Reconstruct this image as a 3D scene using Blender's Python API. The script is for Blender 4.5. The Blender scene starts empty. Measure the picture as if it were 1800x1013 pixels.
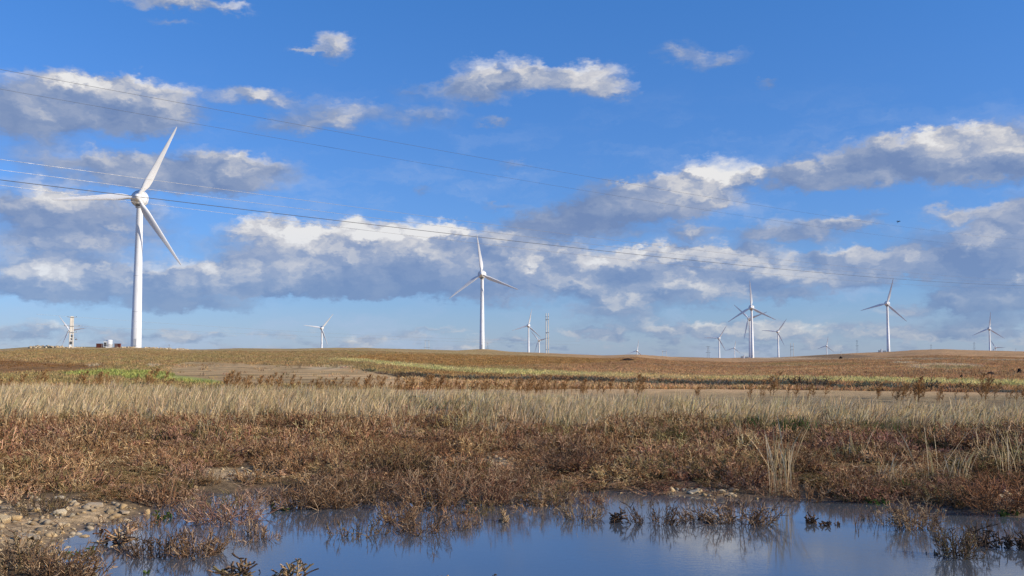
import bpy, math, random
import numpy as np
from mathutils import Vector, Matrix

random.seed(7)
RNG = np.random.default_rng(11)
S = bpy.context.scene
COL = S.collection
R = math.radians

# ------------------------------------------------------------------ camera
EYE = 1.6
FPX = 1750.0                                   # 35 mm on a 36 mm sensor, in 1800-pixel units
PITCH = math.atan((632 - 506.5) / FPX)
cam = bpy.data.cameras.new('camera')
cam.lens = 35.0; cam.sensor_width = 36.0
cam.clip_start = 0.1; cam.clip_end = 60000
camo = bpy.data.objects.new('camera', cam)
camo.location = (0, 0, EYE); camo.rotation_euler = (math.pi / 2 + PITCH, 0, 0)
COL.objects.link(camo); S.camera = camo

# ------------------------------------------------------------------ light
SUN_AZ, SUN_EL = 107.0, 27.0                   # clockwise from the view direction (+Y)
sd = Vector((math.sin(R(SUN_AZ)) * math.cos(R(SUN_EL)), math.cos(R(SUN_AZ)) * math.cos(R(SUN_EL)), math.sin(R(SUN_EL))))
sun = bpy.data.lights.new('sun', 'SUN'); sun.energy = 4.4; sun.angle = R(0.5); sun.color = (1.0, 0.89, 0.74)
suno = bpy.data.objects.new('sun', sun); COL.objects.link(suno)
suno.rotation_euler = sd.to_track_quat('Z', 'Y').to_euler()
S.view_settings.view_transform = 'Standard'; S.view_settings.look = 'None'
S.view_settings.exposure = 0.25; S.view_settings.gamma = 1.0
S.cycles.use_denoising = True
S.cycles.max_bounces = 6; S.cycles.diffuse_bounces = 2; S.cycles.glossy_bounces = 3; S.cycles.transparent_max_bounces = 8

def ray(u, y):
    """pixel (of the 1800 x 1013 photograph) -> azimuth, tangent of elevation"""
    x, v, f = (u - 900.0), (506.5 - y), FPX
    fy = f * math.cos(PITCH) - v * math.sin(PITCH)
    fz = f * math.sin(PITCH) + v * math.cos(PITCH)
    return math.atan2(x, fy), fz / math.hypot(x, fy)

def at(u, y, r):
    a, t = ray(u, y)
    return Vector((r * math.sin(a), r * math.cos(a), EYE + r * t))

def proj(x, y, z):
    x = np.asarray(x, float); y = np.maximum(np.asarray(y, float), 0.01); z = np.asarray(z, float) - EYE
    d = y * math.cos(PITCH) + z * math.sin(PITCH); d = np.maximum(d, 0.01)
    v = -y * math.sin(PITCH) + z * math.cos(PITCH)
    return 900 + FPX * x / d, 506.5 - FPX * v / d

# ------------------------------------------------------------------ node helpers
class NT:
    def __init__(s, tree): s.t = tree; tree.nodes.clear()
    def n(s, typ, ins=None, **kw):
        nd = s.t.nodes.new(typ)
        for k, v in kw.items(): setattr(nd, k, v)
        for k, v in (ins or {}).items():
            if isinstance(v, bpy.types.NodeSocket): s.t.links.new(v, nd.inputs[k])
            else: nd.inputs[k].default_value = v
        return nd
    def m(s, op, a, b=0.0, c=0.0, clamp=False):
        return s.n('ShaderNodeMath', {0: a, 1: b, 2: c}, operation=op, use_clamp=clamp).outputs[0]
    def v(s, op, a, b=(0, 0, 0), c=(0, 0, 0)):
        nd = s.n('ShaderNodeVectorMath', {0: a, 1: b, 2: c}, operation=op)
        return nd.outputs['Value'] if op in ('LENGTH', 'DOT_PRODUCT') else nd.outputs[0]
    def mix(s, f, a, b, bt='MIX'):
        return s.n('ShaderNodeMix', {0: f, 6: a, 7: b}, data_type='RGBA', blend_type=bt).outputs[2]
    def mr(s, x, a, b, c=0.0, d=1.0, kind='SMOOTHSTEP'):
        return s.n('ShaderNodeMapRange', {0: x, 1: a, 2: b, 3: c, 4: d}, interpolation_type=kind).outputs[0]
    def noise(s, vec, scale, detail=5, rough=0.5, dist=0.0, out=0):
        return s.n('ShaderNodeTexNoise', {'Vector': vec, 'Scale': scale, 'Detail': detail, 'Roughness': rough, 'Distortion': dist}).outputs[out]

# ------------------------------------------------------------------ sky with clouds (world)
W = bpy.data.worlds.new('World'); S.world = W; W.use_nodes = True
N = NT(W.node_tree)
CLOUDS = [  # u, y, half width, half height, brightness, strength
 (585,82,40,26,.75,.95),(535,84,28,10,.6,.6),(310,4,125,14,.55,.9),(290,36,45,10,.35,.35),
 (130,190,165,50,.42,1.0),(270,188,110,42,.45,.9),(30,208,90,42,.30,.8),(440,168,80,20,.55,.8),(170,150,120,25,.7,.6),
 (585,200,95,32,.5,.8),(500,222,80,20,.3,.6),
 (870,138,82,40,.85,1.0),(820,160,50,26,.35,.7),(1030,130,75,28,.72,.9),(1060,160,65,18,.55,.7),(725,158,60,16,.3,.5),(750,205,100,30,.35,.55),(880,215,35,9,.2,.4),
 (1195,88,48,20,.5,.6),(1260,106,65,18,.5,.6),(1350,146,22,9,.25,.35),
 (360,302,165,38,.5,1.0),(150,288,140,30,.35,.8),(430,298,95,26,.62,.6),(300,328,150,16,.25,.7),
 (60,358,120,40,.55,.9),(180,378,130,32,.42,.85),(60,432,120,34,.6,.9),(230,425,140,26,.4,.6),
 (90,490,130,30,.62,.9),(250,482,170,28,.85,.9),(420,490,110,26,.7,.8),(250,515,260,24,.15,.9),(330,540,110,14,.1,.5),
 (480,440,110,50,.75,.9),(620,425,120,42,1.0,1.0),(740,420,90,36,.95,.9),(560,480,200,36,.3,1.0),(760,480,180,40,.28,1.0),(660,505,200,18,.05,.8),
 (900,420,110,36,.45,.9),(930,470,150,42,.72,.9),(1080,470,150,42,.66,.9),(880,520,75,24,.35,.7),(1080,520,140,30,.6,.8),(1080,552,90,16,.45,.7),(1230,470,130,42,.6,.95),(1390,480,130,40,.55,1.0),(1500,490,70,22,.45,.7),(1250,520,110,26,.5,.7),
 (1248,325,80,48,1.2,1.3),(1210,350,50,36,.75,.8),(1120,355,125,42,.10,1.3),(1085,368,40,22,.75,.7),(1000,388,100,25,.05,1.1),(1105,330,28,12,.8,.6),
 (740,332,24,11,.4,.6),(900,292,32,12,.3,.5),(880,362,42,8,.25,.35),
 (1560,285,190,40,.40,1.0),(1730,262,150,44,.55,1.0),(1670,248,90,22,.75,.6),(1440,310,110,22,.3,.9),(1790,295,120,32,.45,.8),(1560,270,80,18,.1,.7),
 (1420,404,120,26,.5,.9),(1480,394,60,12,.7,.6),(1225,410,45,15,.6,.7),(1330,412,55,14,.45,.6),
 (1675,371,55,15,.6,.9),(1540,374,32,8,.35,.5),(1800,368,55,26,.4,.9),
 (1725,445,170,52,.28,1.1),(1600,462,90,20,.42,.8),(1810,430,90,66,.3,1.0),(1690,470,80,16,.5,.5),(1765,530,130,40,.16,1.1),(1795,492,34,12,.95,.8),(1700,530,60,14,.3,.8),
 (1580,545,46,15,.6,.8),(1395,522,50,11,.25,.6),(1150,580,160,20,.55,.7),(1300,575,120,18,.6,.7),(1450,585,130,18,.55,.6),(1650,580,120,16,.5,.6),
 (940,462,60,13,1.1,.7),(1015,492,70,11,1.0,.6),(1130,452,55,11,1.1,.6),(1205,503,60,11,.95,.6),(1090,528,60,9,1.0,.5),(470,402,80,18,1.0,.7),(640,400,60,16,1.2,.7),(770,402,40,12,1.2,.6),(955,140,70,24,.7,.8),(1120,412,120,14,.3,.6),(1260,440,100,12,.4,.6),(1480,450,60,14,.5,.7),
 (70,582,75,16,.6,.7),(250,590,120,14,.4,.5),(630,600,70,9,.65,.6),(765,582,48,8,.35,.6),(1030,585,60,9,.6,.5),(880,600,70,8,.5,.4),
]
tc = N.n('ShaderNodeTexCoord').outputs['Generated']
sep = N.n('ShaderNodeSeparateXYZ', {0: tc})
dx, dy, dz = sep.outputs
az = N.m('ARCTAN2', dx, dy)
hor = N.m('SQRT', N.m('ADD', N.m('MULTIPLY', dx, dx), N.m('MULTIPLY', dy, dy)))
te = N.m('DIVIDE', dz, N.m('MAXIMUM', hor, 0.02))
q = N.n('ShaderNodeCombineXYZ', {0: az, 1: te, 2: 0.0}).outputs[0]
# frayed edges: the positions themselves are stirred by noise
stir = N.v('SUBTRACT', N.noise(N.v('MULTIPLY', q, (1, 1.9, 1)), 30.0, 6, .62, 0, 'Color'), (.5, .5, .5))
qs = N.v('MULTIPLY_ADD', stir, (.050, .034, 0), q)
stir2 = N.v('SUBTRACT', N.noise(N.v('MULTIPLY', q, (1, 1.3, 1)), 110.0, 5, .6, 0, 'Color'), (.5, .5, .5))
qs = N.v('MULTIPLY_ADD', stir2, (.012, .011, 0), qs)
sumw, sumv, sumo = None, None, None
CLOUDS = [(u, y, ru, ry, br, max(st*1.12, .58)) for (u, y, ru, ry, br, st) in CLOUDS]
for (u, y, ru, ry, br, st) in CLOUDS:
    a, t = ray(u, y)
    ia, it = FPX / (ru * 1.32), FPX / (ry * 1.38)
    pv = N.v('MULTIPLY_ADD', qs, (ia, it, 0), (-a * ia, -t * it, 0))
    w = N.m('MULTIPLY_ADD', N.v('LENGTH', pv), -st, st, clamp=True)
    hh = N.v('DOT_PRODUCT', pv, (.10, .34, 0))
    val = N.m('MULTIPLY', N.m('ADD', hh, br), w)
    sumw = w if sumw is None else N.m('ADD', sumw, w)
    sumv = val if sumv is None else N.m('ADD', sumv, val)
# a step towards the sun: how much cloud still lies in the light's way
hold = N.m('MULTIPLY', sumw, 1e-7)               # (only so that this sum is worked out after the first one)
qo = N.v('ADD', N.v('ADD', qs, (.0080, .0125, 0)), N.n('ShaderNodeCombineXYZ', {0: hold, 1: 0.0, 2: 0.0}).outputs[0])
for (u, y, ru, ry, br, st) in CLOUDS:
    a, t = ray(u, y)
    ia, it = FPX / (ru * 1.32), FPX / (ry * 1.38)
    wo = N.m('MULTIPLY_ADD', N.v('LENGTH', N.v('MULTIPLY_ADD', qo, (ia, it, 0), (-a * ia, -t * it, 0))), -st, st, clamp=True)
    sumo = wo if sumo is None else N.m('ADD', sumo, wo)
# clouds outside the photograph's view and a scattered low band
wide = N.noise(N.v('MULTIPLY', q, (1, 2.6, 1)), 4.2, 5, .55)
away = N.mr(N.m('ABSOLUTE', az), .5, .62)
high = N.mr(te, .37, .45)
outside = N.m('MULTIPLY', N.mr(wide, .52, .74, 0, .7), N.m('MAXIMUM', away, high))
lown = N.noise(N.v('MULTIPLY', q, (1, 3.2, 1)), 22.0, 6, .6)
lowm = N.m('MULTIPLY', N.mr(te, -.02, .012), N.mr(te, .042, .018))
low = N.m('MULTIPLY', N.mr(lown, .43, .62, 0, .62), lowm)
extra = N.m('ADD', outside, low)
sumv = N.m('MULTIPLY_ADD', extra, .72, sumv); sumw = N.m('ADD', sumw, extra); sumo = N.m('ADD', sumo, extra)
bright = N.m('DIVIDE', sumv, N.m('MAXIMUM', sumw, .02))
# billows: lit from the upper right
def puff(vec):
    a = N.noise(N.v('MULTIPLY', vec, (1, 1.6, 1)), 19.0, 6, .50)
    b = N.n('ShaderNodeTexVoronoi', {'Vector': N.v('MULTIPLY', vec, (1, 1.5, 1)), 'Scale': 34.0, 'Detail': 2.0, 'Roughness': .5}, feature='F1').outputs['Distance']
    return N.m('MULTIPLY_ADD', b, -.26, a)
p0 = puff(qs)
p1 = puff(N.v('ADD', qs, (.0085, .0095, 0)))
relief = N.m('SUBTRACT', p0, p1)
fine = N.noise(N.v('MULTIPLY', q, (1, 2.0, 1)), 90.0, 6, .6)
dens = N.m('MULTIPLY_ADD', N.m('SUBTRACT', p0, .36), .55, sumw)
dens = N.m('MULTIPLY_ADD', N.m('SUBTRACT', fine, .5), .16, dens)
alpha = N.mr(dens, .06, .84, 0, .96)
edge = N.m('MINIMUM', N.m('MAXIMUM', N.m('SUBTRACT', sumw, sumo), -.35), .35)
lump = N.noise(N.v('MULTIPLY', qs, (1, 1.8, 1)), 11.0, 3, .5)
lit = N.m('MULTIPLY_ADD', edge, N.m('MULTIPLY_ADD', bright, .55, -.06), N.m('MULTIPLY_ADD', bright, .66, .07))
lit = N.m('MULTIPLY_ADD', N.m('SUBTRACT', lump, .5), .65, lit)
lit = N.m('MULTIPLY_ADD', relief, N.m('MULTIPLY_ADD', bright, 1.3, .35), lit)
lit = N.m('MULTIPLY_ADD', N.m('SUBTRACT', p0, .36), .45, lit)
ramp = N.n('ShaderNodeValToRGB', {0: lit})
el = ramp.color_ramp.elements
el[0].position = .0; el[0].color = (.155, .230, .415, 1)
el[1].position = 1.0; el[1].color = (.76, .75, .74, 1)
for ps, c in ((.25, (.215, .285, .45, 1)), (.45, (.30, .355, .49, 1)), (.62, (.44, .465, .54, 1)), (.8, (.59, .585, .605, 1))):
    e = el.new(ps); e.color = c
K = 0.12
sky = N.n('ShaderNodeTexSky', sky_type='NISHITA', sun_disc=False, sun_elevation=R(SUN_EL), sun_rotation=R(SUN_AZ),
          air_density=1.0, dust_density=0.3, ozone_density=3.0, altitude=100).outputs[0]
tint = N.n('ShaderNodeValToRGB', {0: N.m('MULTIPLY', te, 2.6, 0, clamp=True)})
tint.color_ramp.elements[0].color = (.43, .55, .90, 1); tint.color_ramp.elements[1].color = (.36, .73, 1.16, 1)
skyc = N.mix(1.0, sky, tint.outputs[0], 'MULTIPLY')
cl = N.v('SCALE', ramp.outputs[0]); cl.node.inputs['Scale'].default_value = 1.0 / K * .93
# clouds low down are seen through more air
air = N.mr(te, .16, 0.0, .0, .28)
cl2 = N.mix(air, cl, skyc)
# thin high veils and the paler air along the horizon
vn = N.noise(N.v('MULTIPLY', qs, (1, 3.0, 1)), 7.0, 7, .62)
veil = N.m('MULTIPLY', N.mr(vn, .46, .74, 0, .42), N.mr(te, .30, .15, .0, 1.0))
veil = N.m('ADD', veil, N.mr(te, .075, .0, 0, .30), clamp=True)
pale = N.v('SCALE', (.40, .49, .68)); pale.node.inputs['Scale'].default_value = .93 / K
skyv = N.mix(veil, skyc, pale)
col = N.mix(alpha, skyv, cl2)
bg = N.n('ShaderNodeBackground', {0: col, 1: K})
N.n('ShaderNodeOutputWorld', {0: bg.outputs[0]})
W.cycles.sampling_method = 'MANUAL'; W.cycles.sample_map_resolution = 512

# ------------------------------------------------------------------ mesh helpers
def link(o, parent=None):
    COL.objects.link(o)
    if parent: o.parent = parent
    return o

def mesh_arrays(name, V, F, mat, C=None, smooth=False):
    V = np.asarray(V, np.float32); F = np.asarray(F, np.int32)
    me = bpy.data.meshes.new(name); k = F.shape[1]
    me.vertices.add(len(V)); me.vertices.foreach_set('co', V.ravel())
    me.loops.add(F.size); me.loops.foreach_set('vertex_index', F.ravel())
    me.polygons.add(len(F))
    me.polygons.foreach_set('loop_start', np.arange(0, F.size, k, dtype=np.int32))
    me.polygons.foreach_set('loop_total', np.full(len(F), k, np.int32))
    if smooth: me.polygons.foreach_set('use_smooth', np.ones(len(F), bool))
    if C is not None:
        at_ = me.color_attributes.new('tone', 'FLOAT_COLOR', 'POINT')
        C4 = np.ones((len(V), 4), np.float32); C4[:, :3] = C
        at_.data.foreach_set('color', C4.ravel())
    me.materials.append(mat); me.update(calc_edges=True)
    return me

def put(name, me, parent=None, loc=(0, 0, 0), rot=(0, 0, 0), sc=None):
    o = bpy.data.objects.new(name, me); o.location = loc; o.rotation_euler = rot
    if sc: o.scale = sc
    return link(o, parent)

def tag(o, label=None, cat=None, group=None, kind=None):
    if label: o['label'] = label
    if cat: o['category'] = cat
    if group: o['group'] = group
    if kind: o['kind'] = kind
    return o

def empty(name, loc=(0, 0, 0), rz=0.0):
    o = bpy.data.objects.new(name, None); o.location = loc; o.rotation_euler = (0, 0, rz); o.empty_display_size = .2
    return link(o)

class MB:
    """collects polygons, then becomes one mesh"""
    def __init__(s): s.v = []; s.f = []
    def poly(s, vs, fs):
        o = len(s.v); s.v += [tuple(v) for v in vs]; s.f += [tuple(i + o for i in f) for f in fs]
    def box(s, c, d, rz=0.0):
        x, y, z = (k / 2 for k in d); vs = []
        for k in ((-x,-y,-z),(x,-y,-z),(x,y,-z),(-x,y,-z),(-x,-y,z),(x,-y,z),(x,y,z),(-x,y,z)):
            vs.append((c[0] + k[0]*math.cos(rz) - k[1]*math.sin(rz), c[1] + k[0]*math.sin(rz) + k[1]*math.cos(rz), c[2] + k[2]))
        s.poly(vs, [(0,3,2,1),(4,5,6,7),(0,1,5,4),(1,2,6,5),(2,3,7,6),(3,0,4,7)])
    def tube(s, pts, rad, n=8, caps=True):
        pts = [Vector(p) for p in pts]; rad = rad if hasattr(rad, '__len__') else [rad] * len(pts)
        vs = []
        for i, p in enumerate(pts):
            d = (pts[min(i + 1, len(pts) - 1)] - pts[max(i - 1, 0)]).normalized()
            a = d.orthogonal().normalized() if i == 0 else (a - d * a.dot(d)).normalized()
            b = d.cross(a)
            for k in range(n):
                t = 2 * math.pi * k / n
                vs.append(p + (a * math.cos(t) + b * math.sin(t)) * rad[i])
        fs = [(i*n+k, i*n+(k+1) % n, (i+1)*n+(k+1) % n, (i+1)*n+k) for i in range(len(pts)-1) for k in range(n)]
        if caps: fs += [tuple(range(n))[::-1], tuple(range((len(pts)-1)*n, len(pts)*n))]
        s.poly(vs, fs)
    def lathe(s, prof, n=24, axis='Z', org=(0, 0, 0)):
        vs = []
        for (r, h) in prof:
            for k in range(n):
                t = 2 * math.pi * k / n
                p = (r*math.cos(t), r*math.sin(t), h) if axis == 'Z' else (r*math.cos(t), h, r*math.sin(t))
                vs.append((p[0]+org[0], p[1]+org[1], p[2]+org[2]))
        m = len(prof)
        fs = [(i*n+k, i*n+(k+1) % n, (i+1)*n+(k+1) % n, (i+1)*n+k) for i in range(m-1) for k in range(n)]
        fs += [tuple(range(n))[::-1], tuple(range((m-1)*n, m*n))]
        if axis == 'Y': fs = [f[::-1] for f in fs]
        s.poly(vs, fs)
    def mesh(s, name, mat, smooth=False):
        me = bpy.data.meshes.new(name); me.from_pydata(s.v, [], s.f); me.materials.append(mat)
        if smooth:
            me.polygons.foreach_set('use_smooth', [True] * len(me.polygons))
            me.set_sharp_from_angle(angle=R(40))
        me.update(); return me
    def build(s, name, mat, parent=None, loc=(0, 0, 0), rot=(0, 0, 0), smooth=False):
        return put(name, s.mesh(name, mat, smooth), parent, loc, rot)

def copy_tree(o, parent=None):
    c = o.copy(); COL.objects.link(c)
    if parent: c.parent = parent
    for ch in list(o.children): copy_tree(ch, c)
    return c

# ------------------------------------------------------------------ numpy noise
def vnoise(x, y, seed=0):
    x = np.asarray(x, float); y = np.asarray(y, float)
    xi = np.floor(x).astype(np.int64); yi = np.floor(y).astype(np.int64)
    fx = x - xi; fy = y - yi; fx = fx*fx*(3-2*fx); fy = fy*fy*(3-2*fy)
    def h(a, b):
        n = (a * 374761393 + b * 668265263 + seed * 974634777) & 0x7fffffff
        n = ((n ^ (n >> 13)) * 1274126177) & 0x7fffffff
        return ((n ^ (n >> 16)) & 0xffff) / 65535.0
    return (h(xi,yi)*(1-fx)+h(xi+1,yi)*fx)*(1-fy) + (h(xi,yi+1)*(1-fx)+h(xi+1,yi+1)*fx)*fy
def fbm(x, y, o=4, seed=0):
    s = 0; a = .5
    for i in range(o): s = s + a * vnoise(x * 2**i + 17.3*i, y * 2**i - 9.1*i, seed + i); a *= .5
    return s / (1 - .5**o)
def sstep(a, b, x):
    t = np.clip((np.asarray(x, float) - a) / (b - a), 0, 1); return t*t*(3-2*t)

# ------------------------------------------------------------------ the lie of the land
SKY_U = [-900, 0, 60, 140, 240, 300, 350, 420, 500, 590, 650, 760, 846, 920, 1000, 1060, 1120, 1180, 1300, 1370, 1420, 1500, 1560, 1610, 1660, 1710, 1800, 2700]
SKY_Y = [622, 614, 610, 610, 611, 613.5, 615, 613, 613.5, 611.5, 612, 615, 617.5, 619.5, 622.5, 625, 623.5, 627.5, 630.5, 628.5, 625.5, 621, 619, 615.5, 614, 616, 618, 624]
CR_U = [-900, 300, 420, 600, 846, 1000, 1120, 1320, 1500, 1620, 2700]
CR_R = [350, 372, 400, 430, 690, 640, 520, 1015, 1130, 1250, 1300]
TURB = [  # u, y of the hub, ground distance, rotor phase, yaw, own height of the foot
 (246,350,355), (847.5,483,668), (1321,541,1020), (1559.5,534,1110), (1739,578,1740), (1750,611,2900), (1264,594.7,1880), (1367.5,583.3,1780),
 (1317.6,560.3,1320), (1291,612,3270), (1119.7,617,2400), (1453,608.3,2820), (565.8,577,1500), (929,572.7,1560), (947.7,598.6,2040), (123.3,580.8,1650)]
HUB_H = 50.0
TB = [(lambda p: (p.x, p.y, p.z - HUB_H))(at(u, y, r)) for (u, y, r) in TURB]
SHORE = [(-400,1080),(140,1080),(150,1000),(170,962),(222,938),(335,926),(500,912),(620,912),(760,893),(900,885),(985,872),(1100,868),(1200,874),(1350,880),(1500,880),(1610,886),(1690,903),(1800,912),(1950,918),(2400,930)]
def ground_pt(u, y):
    a, t = ray(u, y); r = EYE / max(-t, 1e-4); return r * math.sin(a), r * math.cos(a)
SH = np.array([ground_pt(u, y) for u, y in SHORE])
POCKETS = [(470,870,.8),(640,888,.75),(560,895,.6),(415,902,.7),(250,930,.7),(770,872,.6),(330,880,.55),(690,862,.5),(1010,880,.6)]
PK = [(*ground_pt(u, y), r) for u, y, r in POCKETS]
def shore_dist(x, y):
    best = np.full(np.shape(x), 1e9)
    for i in range(len(SH) - 1):
        ax, ay = SH[i]; bx, by = SH[i+1]; ex, ey = bx-ax, by-ay
        t = np.clip(((x-ax)*ex + (y-ay)*ey) / (ex*ex+ey*ey), 0, 1)
        best = np.minimum(best, np.hypot(x-ax-t*ex, y-ay-t*ey))
    inside = np.zeros(np.shape(x), bool)               # pond polygon = shore closed towards the camera
    P = np.vstack([SH, [[12, -8]], [[-9.0, -8]], [[-2.6, 3]]])
    P = np.vstack([SH[1:], [[14, 4]], [[14, -6]], [[-3.0, -6]]])
    j = len(P) - 1
    for i in range(len(P)):
        xi, yi = P[i]; xj, yj = P[j]
        c = ((yi > y) != (yj > y)) & (x < (xj-xi)*(y-yi)/(yj-yi+1e-12)+xi)
        inside ^= c; j = i
    return np.where(inside, -best, best)

def height(x, y):
    x = np.asarray(x, float); y = np.asarray(y, float)
    r = np.hypot(x, y); a = np.arctan2(x, y)
    u = 900 + FPX * np.tan(np.clip(a, -R(58), R(58))) / math.cos(PITCH)
    sy = np.interp(u, SKY_U, SKY_Y); rc = np.interp(u, CR_U, CR_R)
    ca = np.cos(np.clip(a, -R(58), R(58)))
    zc = EYE + rc * (632 - sy) / FPX * ca * 1.0
    # near
    sdist = np.where(r < 70, shore_dist(x, y), 50.0)
    zn = np.where(sdist > 0, .11 * np.tanh(sdist / 1.6), .16 * np.tanh(sdist / 1.3))
    zn = zn + .075 * (fbm(x*1.6, y*1.6, 4, 3) - .5) * sstep(-1.2, .2, sdist) + .02 * (fbm(x*7, y*7, 3, 5) - .5)
    for (px, py, pr) in PK: zn = zn - .13 * np.exp(-((x-px)**2 + ((y-py)*.55)**2) / (pr*pr*.45))
    zn = zn + sstep(18, 45, r) * .12 * (fbm(x*.12, y*.12, 3, 8) - .4)
    t = np.clip((r - 50) / np.maximum(rc - 50, 1), 0, 1)
    zs = zc * (t * .92 + .08 * t * t)
    zs = zs + sstep(80, 260, r) * (1 - sstep(.86, 1.0, t)) * .8 * (fbm(x*.012, y*.02, 3, 12) - .5)
    zs = zs + sstep(.5, .97, t) * .55 * (fbm(x*.05, y*.05, 3, 14) - .5)
    far = -4.0 + 3 * (fbm(x*.002, y*.002, 3, 21) - .5)
    f = sstep(0.02, .5, (r - rc) / np.maximum(rc, 1))
    z = np.where(r < rc, zs, zc * (1 - f) + far * f)
    z = np.where(r < 50, 0, z) + zn * (1 - sstep(45, 75, r))
    for i, (tx, ty, tz) in enumerate(TB):
        tr = math.hypot(tx, ty)
        w = np.exp(-((x-tx)**2 + (y-ty)**2) / (2 * (9.0 if i < 4 else 60.0)**2))
        z = z * (1 - w) + tz * w
    return z

# field cover: own colours of the crops and soils (looked up on the ground in front of the camera)
PAL = dict(brown=(.42,.250,.122), olive=(.36,.262,.112), orange=(.38,.225,.085), tan=(.53,.355,.18), lime=(.54,.46,.205),
           green=(.35,.345,.105), ditch=(.075,.070,.050), straw=(.30,.22,.115), gravel=(.46,.325,.18), mud=(.115,.085,.058), rust=(.27,.130,.045), pale=(.56,.45,.29), soil=(.115,.078,.048))
PAL = {k: np.array(v) for k, v in PAL.items()}
def cover(x, y, z):
    u, v = proj(x, y, z); r = np.hypot(x, y)
    n1 = fbm(x*.06, y*.03, 4, 31); n2 = fbm(x*.25, y*.1, 4, 37); n3 = fbm(x*1.2, y*1.2, 3, 41)
    vj = v + (n1 - .5) * 4 + (n2 - .5) * 2.5
    C = np.empty(np.shape(x) + (3,)); C[:] = PAL['brown']
    def lay(w, c, k=1.0):
        nonlocal C
        w = np.clip(w * k, 0, 1)[..., None]; C = C * (1 - w) + PAL[c] * w
    I = lambda us, ys: np.interp(u, us, ys)
    left = sstep(1060, 820, u + (n1-.5)*160)
    lay(left * sstep(.35, .6, n2), 'olive'); lay(left * (1-sstep(.35, .6, n2)), 'brown', .6); lay(left, 'olive', .55)
    # orange field below the middle crest
    top = I([560,640,800,1000,1200],[640,622,622,627,632]); bot = I([560,640,800,1000,1200],[640,634,646,642,633])
    lay(sstep(0, 3, vj-top) * sstep(0, 2.5, bot-vj) * sstep(570, 640, u) * sstep(1230, 1000, u), 'orange', .9)
    # rust patch at far left
    lay(sstep(0, 4, vj-I([0,200],[631,640])) * sstep(0, 3, I([0,120,260],[657,655,640])-vj) * sstep(250, 150, u), 'rust', .85)
    # ploughed tan field
    pl = sstep(0, 5, vj-I([250,330,620,760],[655,634,646,668])) * sstep(0, 5, I([250,400,700,900],[662,676,684,690])-vj) * sstep(250, 330, u) * sstep(760, 600, u)
    lay(pl * (.35 + .65*sstep(.35, .6, n2)), 'tan', .75)
    lay(pl * sstep(.35, .9, np.sin((y - .45*x + 3*n1) * 2*math.pi/6.5)), 'soil', .32)
    # light strip
    c = I([540,590,640,700,800,900,1000,1200,1500,1800,2200],[631,632,634,641,651,655,658,665,669,676,684])
    h = I([540,600,700,900,1200,1500,1800],[.2,2.0,3.2,4.2,3.8,4.4,5.5])
    lay(sstep(h+1, h-1, np.abs(v + (n2-.5)*2 - c)) * sstep(545, 620, u), 'lime', .95)
    lay(sstep(h+1, h-1, np.abs(v + (n2-.5)*2 - c)) * sstep(545, 620, u) * sstep(.5, .7, n3), 'green', .5)
    # dark ditch
    dt = I([600,650,700,800,900,1000,1100,1200,1400,1600,1800,2200],[648,651,658,663,664,666,668,673,677,681,686,694])
    dh = I([600,700,800,1200,1500,1800],[1,2.4,3.2,4,3.2,3])
    lay(sstep(0, 1.5, v-dt+ (n2-.5)*3) * sstep(0, 1.5, dt+2*dh-v) * sstep(610, 700, u), 'ditch', .95)
    lay(sstep(0, 1.5, v-(dt+2*dh)) * sstep(0, 3, 699-v) * sstep(600, 700, u), 'tan', .9)
    # orange rim between strip and ditch
    lay(sstep(0, 1.5, v-c-h) * sstep(0, 1.5, dt-v) * sstep(640, 800, u), 'orange', .6)
    # green crop at left
    lay(sstep(0, 2, vj-I([95,180,260,390],[656,649.5,652,668])) * sstep(0, 2.5, I([95,200,390],[659,664,681])-vj) * sstep(95, 130, u) * sstep(400, 370, u), 'green', 1.0)
    lay(sstep(1, .5, ((u-1660)/75)**2 + ((v-645)/6)**2), 'pale', .8); lay(sstep(1, .5, ((u-1670)/60)**2 + ((v-647)/3.5)**2), 'olive', .8)
    lay(sstep(1, .3, ((u-1590)/30)**2 + ((v-638)/2)**2), 'pale', .8); lay(sstep(1, .3, ((u-1760)/50)**2 + ((v-633)/1.5)**2), 'pale', .7)
    lay(sstep(1, .3, ((u-270)/20)**2 + ((v-643)/2)**2), 'pale', .8); lay(sstep(1, .3, ((u-165)/14)**2 + ((v-643)/2)**2), 'pale', .7)
    lay(sstep(1, .3, ((u-570)/60)**2 + ((v-646)/5)**2) * sstep(.4,.6,n2), 'pale', .6)
    lay(sstep(1, .2, ((u-1420)/120)**2 + ((v-641)/4)**2) * sstep(.35,.6,n2), 'olive', .9)
    lay(sstep(1, .3, ((u-1470)/75)**2 + ((v-626.5)/4)**2), 'ditch', .55); lay(sstep(1, .3, ((u-1640)/50)**2 + ((v-631)/2.5)**2), 'ditch', .6)
    lay(sstep(1, .2, ((u-1560)/170)**2 + ((v-631.5-(n2-.5)*2)/1.4)**2), 'pale', .6); lay(sstep(1, .2, ((u-1380)/80)**2 + ((v-630)/1.5)**2), 'pale', .5)
    lay(sstep(.55, .75, fbm(x*.02, y*.06, 4, 47)) * sstep(1000, 1150, u), 'ditch', .35); lay(sstep(.55, .75, fbm(x*.02+7, y*.05, 4, 48)) * sstep(900, 1150, u), 'tan', .6)
    # near ground
    nr = sstep(688, 700, v + (n3-.5)*4)
    lay(nr, 'straw'); lay(nr * sstep(690, 740, v), 'soil', .8)
    g = np.zeros(np.shape(x))
    for (gu, gv, a_, b_) in GRAVEL: g = np.maximum(g, sstep(1.5, .4, ((u-gu)/a_)**2 + ((v-gv)/b_)**2 + (n3-.5)*.9))
    g = g * (r < 45)
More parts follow.
